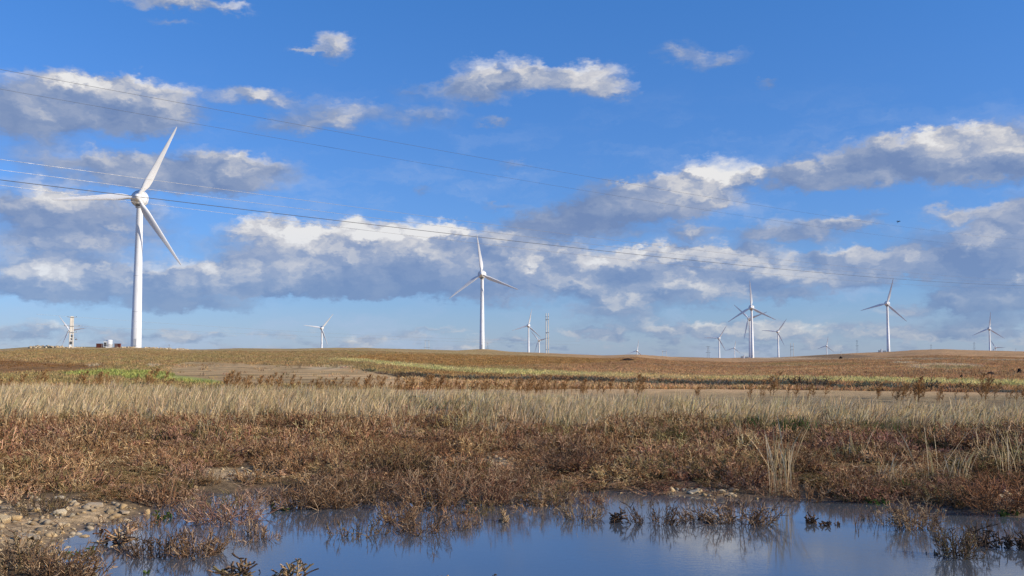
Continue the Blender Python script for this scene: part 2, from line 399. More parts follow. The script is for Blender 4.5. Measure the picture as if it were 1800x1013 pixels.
    lay(g, 'gravel'); lay(g * sstep(.5, .75, fbm(x*9, y*9, 3, 44)), 'soil', .5)
    lay(sstep(.05, -.02, z) * (r < 40), 'mud', .8)
    sc_ = fbm(x*2.2, y*2.2, 4, 49); lay((sc_ > .52) * sstep(.5, .6, sc_) * (r < 14), 'soil', .45)
    C = C * (.78 + .44 * n3[..., None])
    return C
GRAVEL = [(410,834,95,12),(830,818,110,15),(90,925,170,48),(40,800,70,8),(560,704,90,4),(320,706,60,3.5),(690,712,60,5),(1230,868,60,9),(1780,880,40,14),(640,912,60,12),(180,960,60,18)]

# ------------------------------------------------------------------ materials
def mat(name): 
    m = bpy.data.materials.new(name); m.use_nodes = True; return m, NT(m.node_tree)
def finish(n, surf): n.n('ShaderNodeOutputMaterial', {0: surf})
def painted(name, base, rough=.5, spec=.4, dirt=.0, dirtcol=(.2,.18,.14), scale=1.5, metal=0.0):
    m, n = mat(name)
    tcx = n.n('ShaderNodeTexCoord').outputs['Object']
    nz = n.noise(n.v('MULTIPLY', tcx, (1, 1, .25)), scale, 6, .6)
    c = n.mix(n.mr(nz, .45, .8, 0, dirt), (*base, 1), (*dirtcol, 1))
    b = n.n('ShaderNodeBsdfPrincipled', {'Base Color': c, 'Roughness': n.mr(nz, .3, .8, rough-.08, rough+.12), 'Metallic': metal, 'Specular IOR Level': spec})
    finish(n, b.outputs[0]); return m
M_WHITE = painted('white_turbine_paint', (.78,.78,.76), .42, .4, .5, (.50,.49,.45), .7)
M_GREY = painted('grey_turbine_paint', (.46,.48,.50), .5, .4, .4, (.3,.3,.3), .8)
M_DARK = painted('dark_grille', (.05,.055,.06), .6, .3, .3)
M_CONC = painted('pale_concrete', (.66,.61,.52), .85, .2, .6, (.3,.27,.23), 1.2)
M_STEEL = painted('galvanised_steel', (.30,.31,.32), .5, .4, .5, (.18,.17,.16), 2.0, .3)
M_RUST = painted('red_brown_panels', (.17,.055,.038), .7, .3, .6, (.09,.035,.025), 1.0)
M_CAB = painted('white_cabinet_paint', (.74,.75,.74), .5, .4, .4, (.5,.48,.42), 1.0)
M_WIRE_D = painted('dark_wire', (.06,.065,.075), .6, .3, .2)
M_WIRE_L = painted('pale_wire', (.22,.215,.21), .45, .4, .3, (.3,.3,.3), 3.0, .4)
M_BIRD = painted('dark_feathers', (.018,.018,.022), .7, .2, .3, (.04,.035,.03), 20)
M_HEAP = painted('dark_earth', (.035,.024,.018), .95, .1, .7, (.075,.048,.03), 3.0)

def plant_mat(name, trans=.25, rough=.75):
    m, n = mat(name)
    a = n.n('ShaderNodeAttribute', attribute_name='tone').outputs[0]
    rnd = n.n('ShaderNodeObjectInfo').outputs['Random']
    g = n.n('ShaderNodeNewGeometry').outputs['Position']
    nz = n.noise(g, 26.0, 3, .6)
    c = n.mix(1.0, a, n.n('ShaderNodeCombineColor', {0: n.mr(nz, .25, .75, .72, 1.28), 1: n.mr(nz, .25, .75, .75, 1.25), 2: n.mr(nz, .25, .75, .78, 1.2)}).outputs[0], 'MULTIPLY')
    d = n.n('ShaderNodeBsdfDiffuse', {0: c, 1: .6}).outputs[0]
    t = n.n('ShaderNodeBsdfTranslucent', {0: c}).outputs[0]
    finish(n, n.n('ShaderNodeMixShader', {0: trans, 1: d, 2: t}).outputs[0]); return m
M_TWIG = plant_mat('dry_twigs', .12)
M_GRASS = plant_mat('dry_grass_blades', .35)
M_LEAF = plant_mat('green_leaves', .3)

def stone_mat():
    m, n = mat('limestone')
    g = n.n('ShaderNodeTexCoord').outputs['Object']
    a = n.n('ShaderNodeAttribute', attribute_name='tone').outputs[0]
    nz = n.noise(g, 18.0, 7, .65); bl = n.noise(g, 7.0, 3, .5)
    c = n.mix(n.mr(bl, .45, .7, 0, .5), a, (.36, .22, .09, 1))
    c = n.mix(n.mr(nz, .35, .7, 0, .45), c, (.22, .19, .15, 1))
    bp = n.n('ShaderNodeBump', {'Strength': .8, 'Distance': .012, 'Height': nz}).outputs[0]
    b = n.n('ShaderNodeBsdfPrincipled', {'Base Color': c, 'Roughness': .85, 'Specular IOR Level': .25, 'Normal': bp})
    finish(n, b.outputs[0]); return m
M_STONE = stone_mat()

def ground_mat():
    m, n = mat('field_soil')
    a = n.n('ShaderNodeAttribute', attribute_name='tone').outputs[0]
    pos = n.n('ShaderNodeNewGeometry').outputs['Position']
    rr = n.v('LENGTH', pos)
    nf = n.noise(pos, .9, 8, .68); nm = n.noise(pos, .11, 7, .62); ns = n.noise(pos, 14.0, 6, .65); nb = n.noise(pos, 60.0, 3, .6)
    c = n.mix(1.0, a, n.n('ShaderNodeCombineColor', {0: n.mr(nm, .25, .75, .72, 1.3), 1: n.mr(nm, .25, .75, .76, 1.24), 2: n.mr(nm, .25, .75, .74, 1.22)}).outputs[0], 'MULTIPLY')
    far = n.mr(rr, 50, 120)
    k = n.mix(far, n.n('ShaderNodeCombineColor', {i: n.mr(ns, .3, .7, .62, 1.38) for i in range(3)}).outputs[0],
              n.n('ShaderNodeCombineColor', {i: n.mr(nf, .3, .7, .62, 1.40) for i in range(3)}).outputs[0])
    c = n.mix(1.0, c, k, 'MULTIPLY')
    # furrows on the ploughed land and tyre lines
    sp = n.n('ShaderNodeSeparateXYZ', {0: pos})
    hgt = n.m('ADD', n.m('MULTIPLY', ns, .025), n.m('MULTIPLY', nb, .012))
    hgt = n.m('ADD', hgt, n.m('MULTIPLY', n.m('MULTIPLY', nf, .22), far))
    bp = n.n('ShaderNodeBump', {'Strength': .9, 'Distance': 1.0, 'Height': hgt}).outputs[0]
    wet = n.mr(n.m('MULTIPLY_ADD', n.noise(pos, 2.2, 4, .6), .06, sp.outputs[2]), .065, .015)
    wet = n.m('MULTIPLY', wet, n.mr(rr, 40, 30))
    c = n.mix(n.m('MULTIPLY', wet, .5), c, (.07, .05, .035, 1))
    b = n.n('ShaderNodeBsdfPrincipled', {'Base Color': c, 'Roughness': n.mr(wet, 0, 1, .95, .45), 'Specular IOR Level': n.mr(wet, 0, 1, .08, .4), 'Normal': bp})
    finish(n, b.outputs[0]); return m
M_GROUND = ground_mat()

def water_mat():
    m, n = mat('pond_water')
    pos = n.n('ShaderNodeNewGeometry').outputs['Position']
    w1 = n.noise(n.v('MULTIPLY', pos, (1.0, 2.1, 1)), 9.0, 3, .5, .4)
    w2 = n.noise(n.v('MULTIPLY', pos, (1.0, 2.2, 1)), 42.0, 2, .5, .3)
    calm = n.mr(n.noise(pos, .7, 2, .5), .35, .65, .45, 1.0)
    hh = n.m('MULTIPLY', n.m('ADD', n.m('MULTIPLY', w1, .00050), n.m('MULTIPLY', w2, .00026)), calm)
    bp = n.n('ShaderNodeBump', {'Strength': 1.0, 'Distance': 1.0, 'Height': hh}).outputs[0]
    gl = n.n('ShaderNodeBsdfGlossy', {0: (.98, .99, 1, 1), 1: .02, 'Normal': bp}).outputs[0]
    tr = n.n('ShaderNodeBsdfTransparent', {0: (.62, .60, .52, 1)}).outputs[0]
    df = n.n('ShaderNodeBsdfDiffuse', {0: (.120, .138, .158, 1)}).outputs[0]
    body = n.n('ShaderNodeMixShader', {0: .62, 1: tr, 2: df}).outputs[0]
    fr = n.n('ShaderNodeFresnel', {0: 2.4, 'Normal': bp}).outputs[0]
    finish(n, n.n('ShaderNodeMixShader', {0: fr, 1: body, 2: gl}).outputs[0]); return m
M_WATER = water_mat()

# ------------------------------------------------------------------ ground sheet (reaches the horizon all round)
azs = np.concatenate([np.linspace(-math.pi, -.62, 70, endpoint=False), np.linspace(-.62, .62, 640, endpoint=False), np.linspace(.62, math.pi, 70, endpoint=False)])
rs = np.concatenate([np.linspace(2.0, 6.6, 12, endpoint=False), np.geomspace(6.6, 30, 230, endpoint=False), np.geomspace(30, 120, 190, endpoint=False),
                     np.geomspace(120, 1500, 190, endpoint=False), np.geomspace(1500, 30000, 40)])
A, RR = np.meshgrid(azs, rs)
GX, GY = RR * np.sin(A), RR * np.cos(A)
GZ = height(GX, GY)
GZ = np.where(RR > 4000, GZ * 1.0 - (RR - 4000) * .0002, GZ)
GC = cover(GX, np.where(GY > 1, GY, 1.0), GZ)
na, nr = len(azs), len(rs)
ii, jj = np.meshgrid(np.arange(nr - 1), np.arange(na), indexing='ij')
j2 = (jj + 1) % na
F = np.stack([ii*na+jj, (ii+1)*na+jj, (ii+1)*na+j2, ii*na+j2], -1).reshape(-1, 4)[:, ::-1]
V = np.stack([GX, GY, GZ], -1).reshape(-1, 3)
V = np.vstack([V, [[0, 0, -.1]]])
# the middle is closed by quads folded onto the centre vertex pair
cen = np.arange(0, na, 2)
Fc = np.stack([cen, (cen+1) % na, (cen+2) % na, np.full_like(cen, nr*na)], -1)
ground = put('ground', mesh_arrays('ground', V, np.vstack([F, Fc]), M_GROUND, np.vstack([GC.reshape(-1, 3), [[.1, .08, .06]]]), True))
tag(ground, 'brown autumn steppe with pale crop strips rising to a low crest', 'ground', kind='structure')

wx, wy = np.meshgrid(np.linspace(-9, 13, 12), np.linspace(-4, 16.5, 12))
wf = np.array([[i*12+j, i*12+j+1, (i+1)*12+j+1, (i+1)*12+j] for i in range(11) for j in range(11)])
water = put('water', mesh_arrays('water', np.stack([wx, wy, 0*wx], -1).reshape(-1, 3), wf, M_WATER))
tag(water, 'shallow rippled rain pond reflecting blue sky and clouds', 'pond', kind='structure')

# ------------------------------------------------------------------ wind turbines
def section(c, th, n=14):
    P = []
    for k in range(n):
        t = 2*math.pi*k/n; x = .5*(1+math.cos(t))
        yt = 5*th*(.2969*math.sqrt(max(x, 0))-.126*x-.3516*x*x+.2843*x**3-.1015*x**4)
        P.append(((x-.3)*c, yt*c*(1 if t <= math.pi else -1)))
    return P
def blade_mesh():
    mb = MB(); n = 14; L = 28.0; vs = []
    st = [(0.9,1.15,1.0,0),(2.2,1.15,1.0,4),(3.4,1.7,.62,16),(5.0,2.45,.36,19),(7.0,2.65,.27,16),(10,2.3,.22,11),(14,1.85,.19,7),(18,1.45,.17,4),(22,1.08,.16,2),(25.5,.74,.15,1),(27.4,.45,.14,0),(28.0,.14,.14,0)]
    for (z, c, th, tw) in st:
        if th >= 1: P = [(c/2*math.cos(2*math.pi*k/n), c/2*math.sin(2*math.pi*k/n)) for k in range(n)]
        else: P = section(c, th, n)
        t = R(tw + 4); bend = -.0009*z*z
        for (a, b) in P: vs.append((a*math.cos(t)-b*math.sin(t), a*math.sin(t)+b*math.cos(t)+bend, z))
    m = len(st)
    fs = [(i*n+k, i*n+(k+1) % n, (i+1)*n+(k+1) % n, (i+1)*n+k) for i in range(m-1) for k in range(n)]
    fs += [tuple(range(n))[::-1], tuple(range((m-1)*n, m*n))]
    mb.poly(vs, fs); return mb.mesh('blade', M_WHITE, True)
BLADE = blade_mesh()
ROTOR_Y = -3.4
def make_turbine():
    t = empty('wind_turbine')
    tw = MB(); tw.lathe([(1.78,-6.0),(1.74,0),(1.56,12),(1.54,12.04),(1.38,24),(1.36,24.04),(1.2,36),(1.06,45.4),(1.02,46.9)], 32)
    tower = tw.build('tower', M_WHITE, t, smooth=True)
    for (r_, h_) in ((1.585,12.0),(1.405,24.0)):
        fl = MB(); fl.lathe([(r_-.02,h_-.05),(r_,h_-.04),(r_,h_+.04),(r_-.02,h_+.05)], 32); fl.build('flange', M_GREY, tower, smooth=True)
    d = MB(); d.box((0,-1.76,1.9),(.9,.16,2.1)); d.box((0,-1.9,.62),(1.1,.5,.22)); d.build('door', M_GREY, tower)
    yk = MB(); yk.lathe([(1.08,46.9),(1.34,47.0),(1.36,47.7),(1.2,47.9)], 28); yk.build('yaw_collar', M_GREY, t, smooth=True)
    nc = MB(); nc.lathe([(.4,4.6),(1.3,4.45),(1.95,3.6),(2.35,2.0),(2.6,.2),(2.80,-.25),(2.88,-.3),(2.88,-.7),(2.76,-.78),(2.62,-.9),(2.3,-1.35),(1.8,-1.75),(1.3,-2.0),(1.0,-2.05)], 36, 'Y', (0,0,HUB_H))
    nac = nc.build('nacelle', M_WHITE, t, smooth=True)
    br = MB(); br.lathe([(2.60,-.94),(2.74,-.80),(2.76,-.86),(2.62,-1.0)], 36, 'Y', (0,0,HUB_H)); br.build('ring', M_GREY, nac, smooth=True)
    gr = MB(); gr.box((0,-1.35,HUB_H-2.2),(1.9,.5,.55)); gr.build('grille', M_DARK, nac)
    mast = MB(); mast.tube([(.3,3.2,HUB_H+1.9),(.3,3.2,HUB_H+3.6)], .05, 6); mast.tube([(-.1,3.2,HUB_H+3.3),(.7,3.2,HUB_H+3.3)], .035, 6); mast.build('wind_vane', M_STEEL, nac)
    hb = MB(); hb.lathe([(.85,-2.0),(1.12,-2.4),(1.25,-3.0),(1.22,-3.7),(.98,-4.3),(.55,-4.75),(.1,-4.9)], 28, 'Y', (0,0,HUB_H)); hb.build('hub', M_WHITE, t, smooth=True)
    for k in range(3): put('blade', BLADE, t, (0, ROTOR_Y, HUB_H), (0, R(120*k), 0), (.965, .965, .965))
    return t
def set_phase(t, deg):
    k = 0
    for ch in t.children:
        if ch.name.startswith('blade'): ch.rotation_euler = (0, R(deg + 120*k), 0); k += 1
# phase, yaw (turn of the rotor away from facing the camera), own label
TL = [
 (26.8, 13, 'largest white wind turbine, on the left crest beside the cabinet between two red-brown bins'),
 (-7, 6, 'tall white wind turbine in the middle with one blade almost straight up, second largest'),
 (-2, 6, 'white wind turbine with a thick tower, another rotor crossing right behind its tower'),
 (15, 6, 'white wind turbine standing alone on the right slope with a small kiosk at its foot'),
 (6, 4, 'slim white wind turbine near the right edge with a smaller rotor low beside its tower'),
 (-30, 26, 'tiny wind turbine peeping over the ridge just right of the slim right-edge turbine'),
 (32, 8, 'small white turbine left of the thick-towered one, one blade pointing level to the left'),
 (35, 8, 'small white turbine just right of the thick-towered one, with twin poles to its right'),
 (-47, 24, 'wind turbine half hidden behind the tower of the thick-towered turbine'),
 (12, 6, 'very small pale turbine behind the crest between two larger ones, lower rotor cut by field'),
 (11, 6, 'tiny turbine whose rotor just clears the grassy knoll right of the middle'),
 (11, 6, 'tiny turbine on the skyline left of the lone right slope turbine'),
 (39, 8, 'small turbine alone between the two largest ones, two blades spread left and right'),
 (12.5, 8, 'small turbine right of the middle turbine, in front of an even smaller one'),
 (-42, 26, 'small turbine between its larger neighbour and the tall double pole'),
 (-37, 28, 'small turbine behind the crest at far left, crossed by a concrete pole'),
]
proto = make_turbine()
SC = [1.0]*16; SC[1]=1.04; SC[8]=1.1; SC[10]=.85; SC[5]=.95
for i, ((u, y, r), (ph, yaw, lab)) in enumerate(zip(TURB, TL)):
    t = proto if i == 0 else copy_tree(proto)
    x, yy, zz = TB[i]; t.location = (x, yy, zz)
    # face the camera, then turn
    t.rotation_euler = (0, 0, -math.atan2(x, yy) + R(-yaw))
    set_phase(t, ph)
    tag(t, lab, 'wind turbine', 'wind turbines of the farm')

# ------------------------------------------------------------------ small built things on the skyline
def gz(x, y): return float(height(np.array([x]), np.array([y]))[0])
def on_ground(u, r, ygu=625):
    p = at(u, ygu, r); return Vector((p.x, p.y, gz(p.x, p.y)))
# cabinet beside the big turbine
p = on_ground(189.5, 347)
cab = empty('switch_cabinet', p, R(20)); cab.scale = (.82, .82, .86); tag(cab, 'white transformer cabinet with railing between two red-brown bins near the largest turbine', 'cabinet')
b = MB(); b.lathe([(1.05,.2),(1.12,.3),(1.12,2.75),(1.0,2.9),(.3,3.0)], 20, org=(.45,0,0)); b.box((.45,0,.12),(2.6,2.2,.3)); b.build('tank', M_CAB, cab, smooth=True)
b = MB(); b.box((-1.0,-.1,1.25),(1.25,1.5,1.9)); b.box((-1.0,-.1,2.26),(1.4,1.65,.12)); bx = b.build('body', M_CAB, cab)
b = MB(); b.box((-1.0,-.88,1.2),(.95,.06,1.5)); b.build('door', M_DARK, bx)
b = MB(); b.tube([(-1.7,-.3,2.1),(-1.5,-.3,2.75),(-.6,-.3,2.85),(.1,-.2,2.6)], .07, 8); b.build('pipe', M_STEEL, cab)
b = MB()
for x_ in (-2.4,-1.7,1.7,2.6,3.3): b.tube([(x_,-1.3,-.4),(x_,-1.3,1.25)], .05, 6)
for h_ in (.65,1.2): b.tube([(-2.5,-1.3,h_),(3.4,-1.3,h_)], .045, 6)
b.build('railing', M_STEEL, cab)
for (u_, lab) in ((174.5,'red-brown steel bin left of the white cabinet, near the concrete pole'),(206.5,'red-brown steel bin right of the white cabinet, nearer the big tower')):
    p = on_ground(u_, 347); bn = empty('steel_bin', p, R(10)); tag(bn, lab, 'bin', 'red-brown bins by the cabinet')
    b = MB(); b.box((0,0,.55),(1.75,1.4,1.35))
    for k in range(6): b.box((-.72+.29*k,-.735,.55),(.07,.07,1.3))
    b.build('body', M_RUST, bn); c = MB(); c.box((0,0,1.27),(1.9,1.55,.1)); c.build('rim', M_RUST, bn)
# small kiosks by the two right turbines
for (u_, r_, lab) in ((1309, 1008, 'small grey kiosk at the foot of the thick-towered turbine'),(1551, 1095, 'small grey kiosk at the foot of the lone turbine on the right slope')):
    p = on_ground(u_, r_); p.z = max(p.z, TB[2][2]-1 if u_ < 1400 else TB[3][2]-.6)
    k = empty('kiosk', p, 0); tag(k, lab, 'kiosk', 'kiosks at turbine feet')
    b = MB(); b.box((-.6,0,1.3),(1.5,2,3.8)); b.build('cabinet', M_CAB, k); b = MB(); b.box((-2.6,0,.7),(2.0,2,2.4)); b.build('bin', M_STEEL, k)
    b = MB(); b.box((1.9,0,.6),(3.2,2.2,1.8)); b.build('box', M_STEEL, k)

# concrete pole (perforated) at far left
p = on_ground(124.5, 330); tp = at(125.5, 557, 330)
H = tp.z - p.z
cp = empty('concrete_pole', p, R(34)); tag(cp, 'tall square concrete power pole with crossarms in front of a turbine at far left', 'pole')
b = MB(); w0, w1 = .52, .36
for sx in (-1, 1):
    b.poly([(sx*w0-.17,-.2,-1),(sx*w0+.17,-.2,-1),(sx*w0+.17,.2,-1),(sx*w0-.17,.2,-1),(sx*w1-.15,-.16,H),(sx*w1+.15,-.16,H),(sx*w1+.15,.16,H),(sx*w1-.15,.16,H)],
           [(0,3,2,1),(4,5,6,7),(0,1,5,4),(1,2,6,5),(2,3,7,6),(3,0,4,7)])
for k in range(12):
    z_ = .5 + k*(H-.7)/11; hh = (H-.7)/11*(.55 if k < 6 else .93)
    b.box((0,0,z_),(.82,.22,hh))
b.box((0,0,H-1.3),(.8,.25,2.2)); b.build('shaft', M_CONC, cp)
for (zf, w_) in ((.985,2.6),(.70,4.4),(.50,2.8)):
    a_ = MB(); a_.box((0,-.28,H*zf),(w_,.12,.14)); arm = a_.build('crossarm', M_STEEL, cp)
    for s_ in (-.46,.46):
        q_ = MB(); q_.lathe([(.03,.05),(.09,.1),(.05,.16),(.09,.22),(.05,.28),(.03,.34)], 8, org=(s_*w_,-.28,H*zf)); q_.build('insulator', M_DARK, arm)
b = MB(); b.tube([(.75,-.1,3.2),(1.35,-.3,3.0),(1.5,-.3,2.6)], .05, 6); b.lathe([(.1,2.2),(.35,2.35),(.36,2.5),(.1,2.6)], 10, org=(1.3,-.3,.2)); b.build('lamp_arm', M_STEEL, cp)
for c_, d_ in (((-.1,-.3,1.6),(.55,.3,.8)),((.1,-.28,3.6),(.4,.25,.6)),((0,-.28,2.7),(.35,.25,.5))):
    b = MB(); b.box(c_, d_); b.build('meter_box', M_DARK, cp)
b = MB(); b.tube([(-.4,0,H*.55),(-6.4,-2,-1)], .035, 5); b.build('guy_wire', M_STEEL, cp)

# twin poles and far pylons
def twin(u, y0, y1, r, gap, rad, lab, bars, name='twin_pole', tops=()):
    p = on_ground(u, r); tpz = at(u, y0, r).z; Hh = tpz - p.z
    t = empty(name, p, -math.atan2(p.x, p.y)); tag(t, lab, 'power pole', 'far power poles')
    for s_ in (-1, 1):
        b = MB(); b.tube([(s_*gap/2,0,-2),(s_*gap/2,0,Hh)], [rad, rad*.7], 10); pl = b.build('pole', M_CONC, t, smooth=True)
        if tops:
            for f_ in tops:
                b = MB(); b.box((s_*gap/2, 0, Hh*f_),(rad*2.5,rad*2.5,rad*.9)); b.build('collar', M_STEEL, pl)
    for (f_, ext) in bars:
        b = MB(); b.box((0,-rad,Hh*f_),(gap+ext,rad*1.1,rad*1.2)); b.build('crossarm', M_STEEL, t)
    return t
twin(962, 551, 622, 600, 1.35, .30, 'tall pair of pale concrete poles tied close together, right of the small turbines', [(.85,.7),(.52,.3)], tops=(.92,.85,.52,.10))
twin(750.5, 599, 613, 640, 2.4, .13, 'low goalpost-shaped power pole just left of the middle turbine', [(.98,.6),(.35,1.8)])
twin(1392.5, 603, 627, 1100, 3.0, .26, 'pair of thin poles right of the small turbines on the right crest', [(.75,.2),(.5,0)])
twin(1168, 616, 626, 1300, 5.0, .26, 'faint short pair of posts beyond the knoll in the right middle', [(.9,.6)])
def lattice(u, y0, r, w, lab, arms):
    p = on_ground(u, r); Hh = at(u, y0, r).z - p.z
    t = empty('lattice_pylon', p, -math.atan2(p.x, p.y)); tag(t, lab, 'pylon', 'far pylons')
    b = MB(); n = 7; th = w*.030
    for (sx, sy) in ((-1,-1),(1,-1),(1,1),(-1,1)): b.tube([(sx*w/2,sy*w/2,-1),(sx*w*.22,sy*w*.22,Hh)], th, 4)
    for i in range(n):
        z0, z1 = Hh*i/n, Hh*(i+1)/n; a0 = w/2*(1-.56*i/n); a1 = w/2*(1-.56*(i+1)/n)
        for sy in (-1, 1):
            b.tube([(-a0,sy*a0,z0),(a1,sy*a1,z1)], th*.6, 3); b.tube([(a0,sy*a0,z0),(-a1,sy*a1,z1)], th*.6, 3)
        b.tube([(-a1,-a1,z1),(a1,-a1,z1)], th*.6, 3)
    b.build('mast', M_STEEL, t)
    for (f_, e_) in arms:
        b = MB(); b.tube([(-e_,0,Hh*f_),(0,0,Hh*f_+th*5),(e_,0,Hh*f_),(-e_,0,Hh*f_)], th*.8, 4); b.build('crossarm', M_STEEL, t)
lattice(1245, 609, 2100, 6.5, 'wide faint lattice pylon just left of the small turbine with a level blade', [(.98,5.0),(.6,5.5)])
lattice(1507, 598, 1900, 4.2, 'slender faint lattice pylon left of the lone right slope turbine', [(.95,2.6),(.75,3.2)])
lattice(1713, 602, 2300, 4.6, 'slender faint lattice pylon left of the slim right-edge turbine', [(.95,2.8),(.7,3.4)])
lattice(1637, 606, 2400, 4.6, 'faint lattice pylon over the highest part of the right ridge', [(.95,2.8),(.72,3.4)])
lattice(857, 603, 1500, 3.4, 'small lattice pylon just right of the middle turbine tower', [(.95,2.6),(.7,2.9)])
lattice(297, 605, 760, 1.3, 'tiny lattice mast peeping over the crest right of the largest turbine', [(.93,.8)])
def post(u, y0, r, lab, rad=.14):
    p = on_ground(u, r); Hh = at(u, y0, r).z - p.z; t = empty('wooden_post', p); tag(t, lab, 'post', 'thin posts on the right slope')
    b = MB(); b.tube([(0,0,-1),(0,0,Hh)], [rad, rad*.75], 8); b.build('shaft', M_CONC, t, smooth=True)
    b = MB(); b.box((0,-.1,Hh-.35),(1.3,.12,.14)); b.build('crossarm', M_STEEL, t)
post(1478.5, 618, 640, 'thin pale post standing over the dark earth heap on the right field', .12)
post(1617.5, 618, 760, 'thin pale post on the dark patch below the right ridge', .15)
post(1786, 613, 900, 'thin pale post at the right edge of the field', .17)

# dark heaps of earth
def heap(u, y, w_px, h_px, lab, seed):
    a, t_ = ray(u, y); lo, hi = 40., 1200.
    for _ in range(60):
        m_ = math.sqrt(lo*hi); q_ = at(u, y, m_)
        if q_.z > gz(q_.x, q_.y): lo = m_
        else: hi = m_
    r = lo; q_ = at(u, y, r); k = r / FPX; W_, H_ = w_px*k, h_px*k
    vs = []; fs = []; n, mm = 22, 6; rg = np.random.default_rng(seed)
    off = rg.uniform(0, 99, 2)
    for i in range(mm+1):
        f_ = i/mm
        for j in range(n):
            t2 = 2*math.pi*j/n; rr_ = (1-f_)**.8
            nz = float(fbm(np.array([3*math.cos(t2)*rr_+off[0]]), np.array([3*math.sin(t2)*rr_+off[1]]), 3, seed)[0])
            vs.append((W_/2*rr_*math.cos(t2)*(.75+.5*nz), W_/2.6*rr_*math.sin(t2)*(.75+.5*nz), H_*(f_**.75)*(.6+.8*nz) - (.3 if i == 0 else 0)))
    fs = [(i*n+j, i*n+(j+1) % n, (i+1)*n+(j+1) % n, (i+1)*n+j) for i in range(mm) for j in range(n)] + [tuple(range(mm*n, (mm+1)*n))]
    b = MB(); b.poly(vs, fs); o = b.build('earth_heap', M_HEAP, None, (q_.x, q_.y, gz(q_.x, q_.y)), (0, 0, seed*.9), smooth=True)
    tag(o, lab, 'earth heap', 'dark heaps on the right field')
heap(1690,665,8,6,'small dark earth heap at the left end of the row on the right field',1)
heap(1698,664.5,6,5,'smallest dark earth heap, tucked beside the left end heap of the row',2)
heap(1715,663,12,6,'double-topped dark earth heap between the left end heaps and the long one',3)
heap(1743,661,21,7,'long dark earth heap with a pale grassy right end',4)
heap(1792,656,12,7,'dark earth heap near the right edge, farther up the field',5)
heap(1478,631,8,4,'dark earth heap at the foot of a thin pale post',6)
heap(1103,634.5,26,5,'dark low heap on the field edge below the grassy knoll',7)

# ------------------------------------------------------------------ overhead wires
def wire(name, A, B, mid, rad, m, lab):
    a = at(*A); b_ = at(*B); best = None
    for k in range(1, 200):                      # the plan point under the middle pixel
        t = k/200; x = a.x+(b_.x-a.x)*t; y = a.y+(b_.y-a.y)*t
        u, _ = proj(x, y, EYE + 8)
        if best is None or abs(u-mid[0]) < best[0]: best = (abs(float(u)-mid[0]), t, x, y)
    _, t, x, y = best; z = at(mid[0], mid[1], math.hypot(x, y)).z
    sag = ((a.z*(1-t)+b_.z*t) - z) / (t*(1-t))
    n = 70; pts = []
    for k in range(n+1):
        s = -.04 + 1.08*k/n
        pts.append((a.x+(b_.x-a.x)*s, a.y+(b_.y-a.y)*s, a.z*(1-s)+b_.z*s - sag*s*(1-s)))
    mb = MB(); mb.tube(pts, rad, 6)
    o = mb.build(name, m, smooth=True); tag(o, lab, 'power line', 'overhead power lines'); return o
wire('power_line', (-60,111,62), (1840,424,330), (700,250), .0105, M_WIRE_D, 'uppermost thin power line crossing the blue sky from the top left')
wire('power_line', (-60,146,64), (1840,440,330), (700,280), .009, M_WIRE_D, 'second highest thin power line, close below the uppermost one')
wire('power_line', (-60,272,70), (1860,496,330), (800,388), .012, M_WIRE_L, 'pale power line passing just above the hub of the largest turbine')
wire('power_line', (-60,291,70), (1860,499,330), (800,402), .012, M_WIRE_L, 'pale power line brushing the hub top of the largest turbine')
wire('power_line', (-60,309,68), (1860,503,320), (800,413), .022, M_WIRE_D, 'thickest dark power line crossing the hub of the largest turbine')
wire('power_line', (-60,318,72), (1860,506,330), (800,423), .011, M_WIRE_L, 'lowest pale power line, just under the thick dark one')
wire('power_line', (125,557,331), (1000,600,520), (560,585), .020, M_WIRE_L, 'faint far wire running from the top of the concrete pole')
wire('power_line', (125,573,331), (1000,606,520), (560,592), .020, M_WIRE_L, 'faint far wire running from the middle crossarm of the concrete pole')

# bird
bp_ = at(1579.5, 390, 75)
b = MB()
b.tube([(-.17,0,-.02),(-.12,0,0),(-.02,0,.02),(.07,0,.02),(.12,0,.035),(.155,0,.035),(.19,0,.025)], [.012,.03,.052,.045,.032,.03,.006], 10)
b.poly([(-.15,-.02,-.01),(-.15,.02,-.01),(-.27,.05,-.04),(-.28,0,-.045),(-.27,-.05,-.04),(-.2,0,.012)], [(0,1,2,3),(0,3,4),(0,1,5)])
bd = b.mesh('bird', M_BIRD, True); bird = put('bird', bd, None, bp_, (R(12), R(-28), R(20)), (.6, .6, .6)); tag(bird, 'small dark bird flying alone in the sky at right', 'bird')
for s_ in (-1, 1):
    w = MB()
    top = [(.07,s_*.03,.035),(.10,s_*.13,.08),(.05,s_*.25,.075),(-.05,s_*.33,.05),(-.05,s_*.2,.065),(-.07,s_*.1,.05),(-.07,s_*.03,.03)]
    w.poly(top + [(x_, y_, z_-.008) for x_, y_, z_ in top], [(0,1,5,6),(1,2,4,5),(2,3,4),(13,12,8,7),(12,11,9,8),(11,10,9)] + [(i, i+7, (i+1) % 7+7, (i+1) % 7) for i in range(7)])
    w.build('wing', M_BIRD, bird)

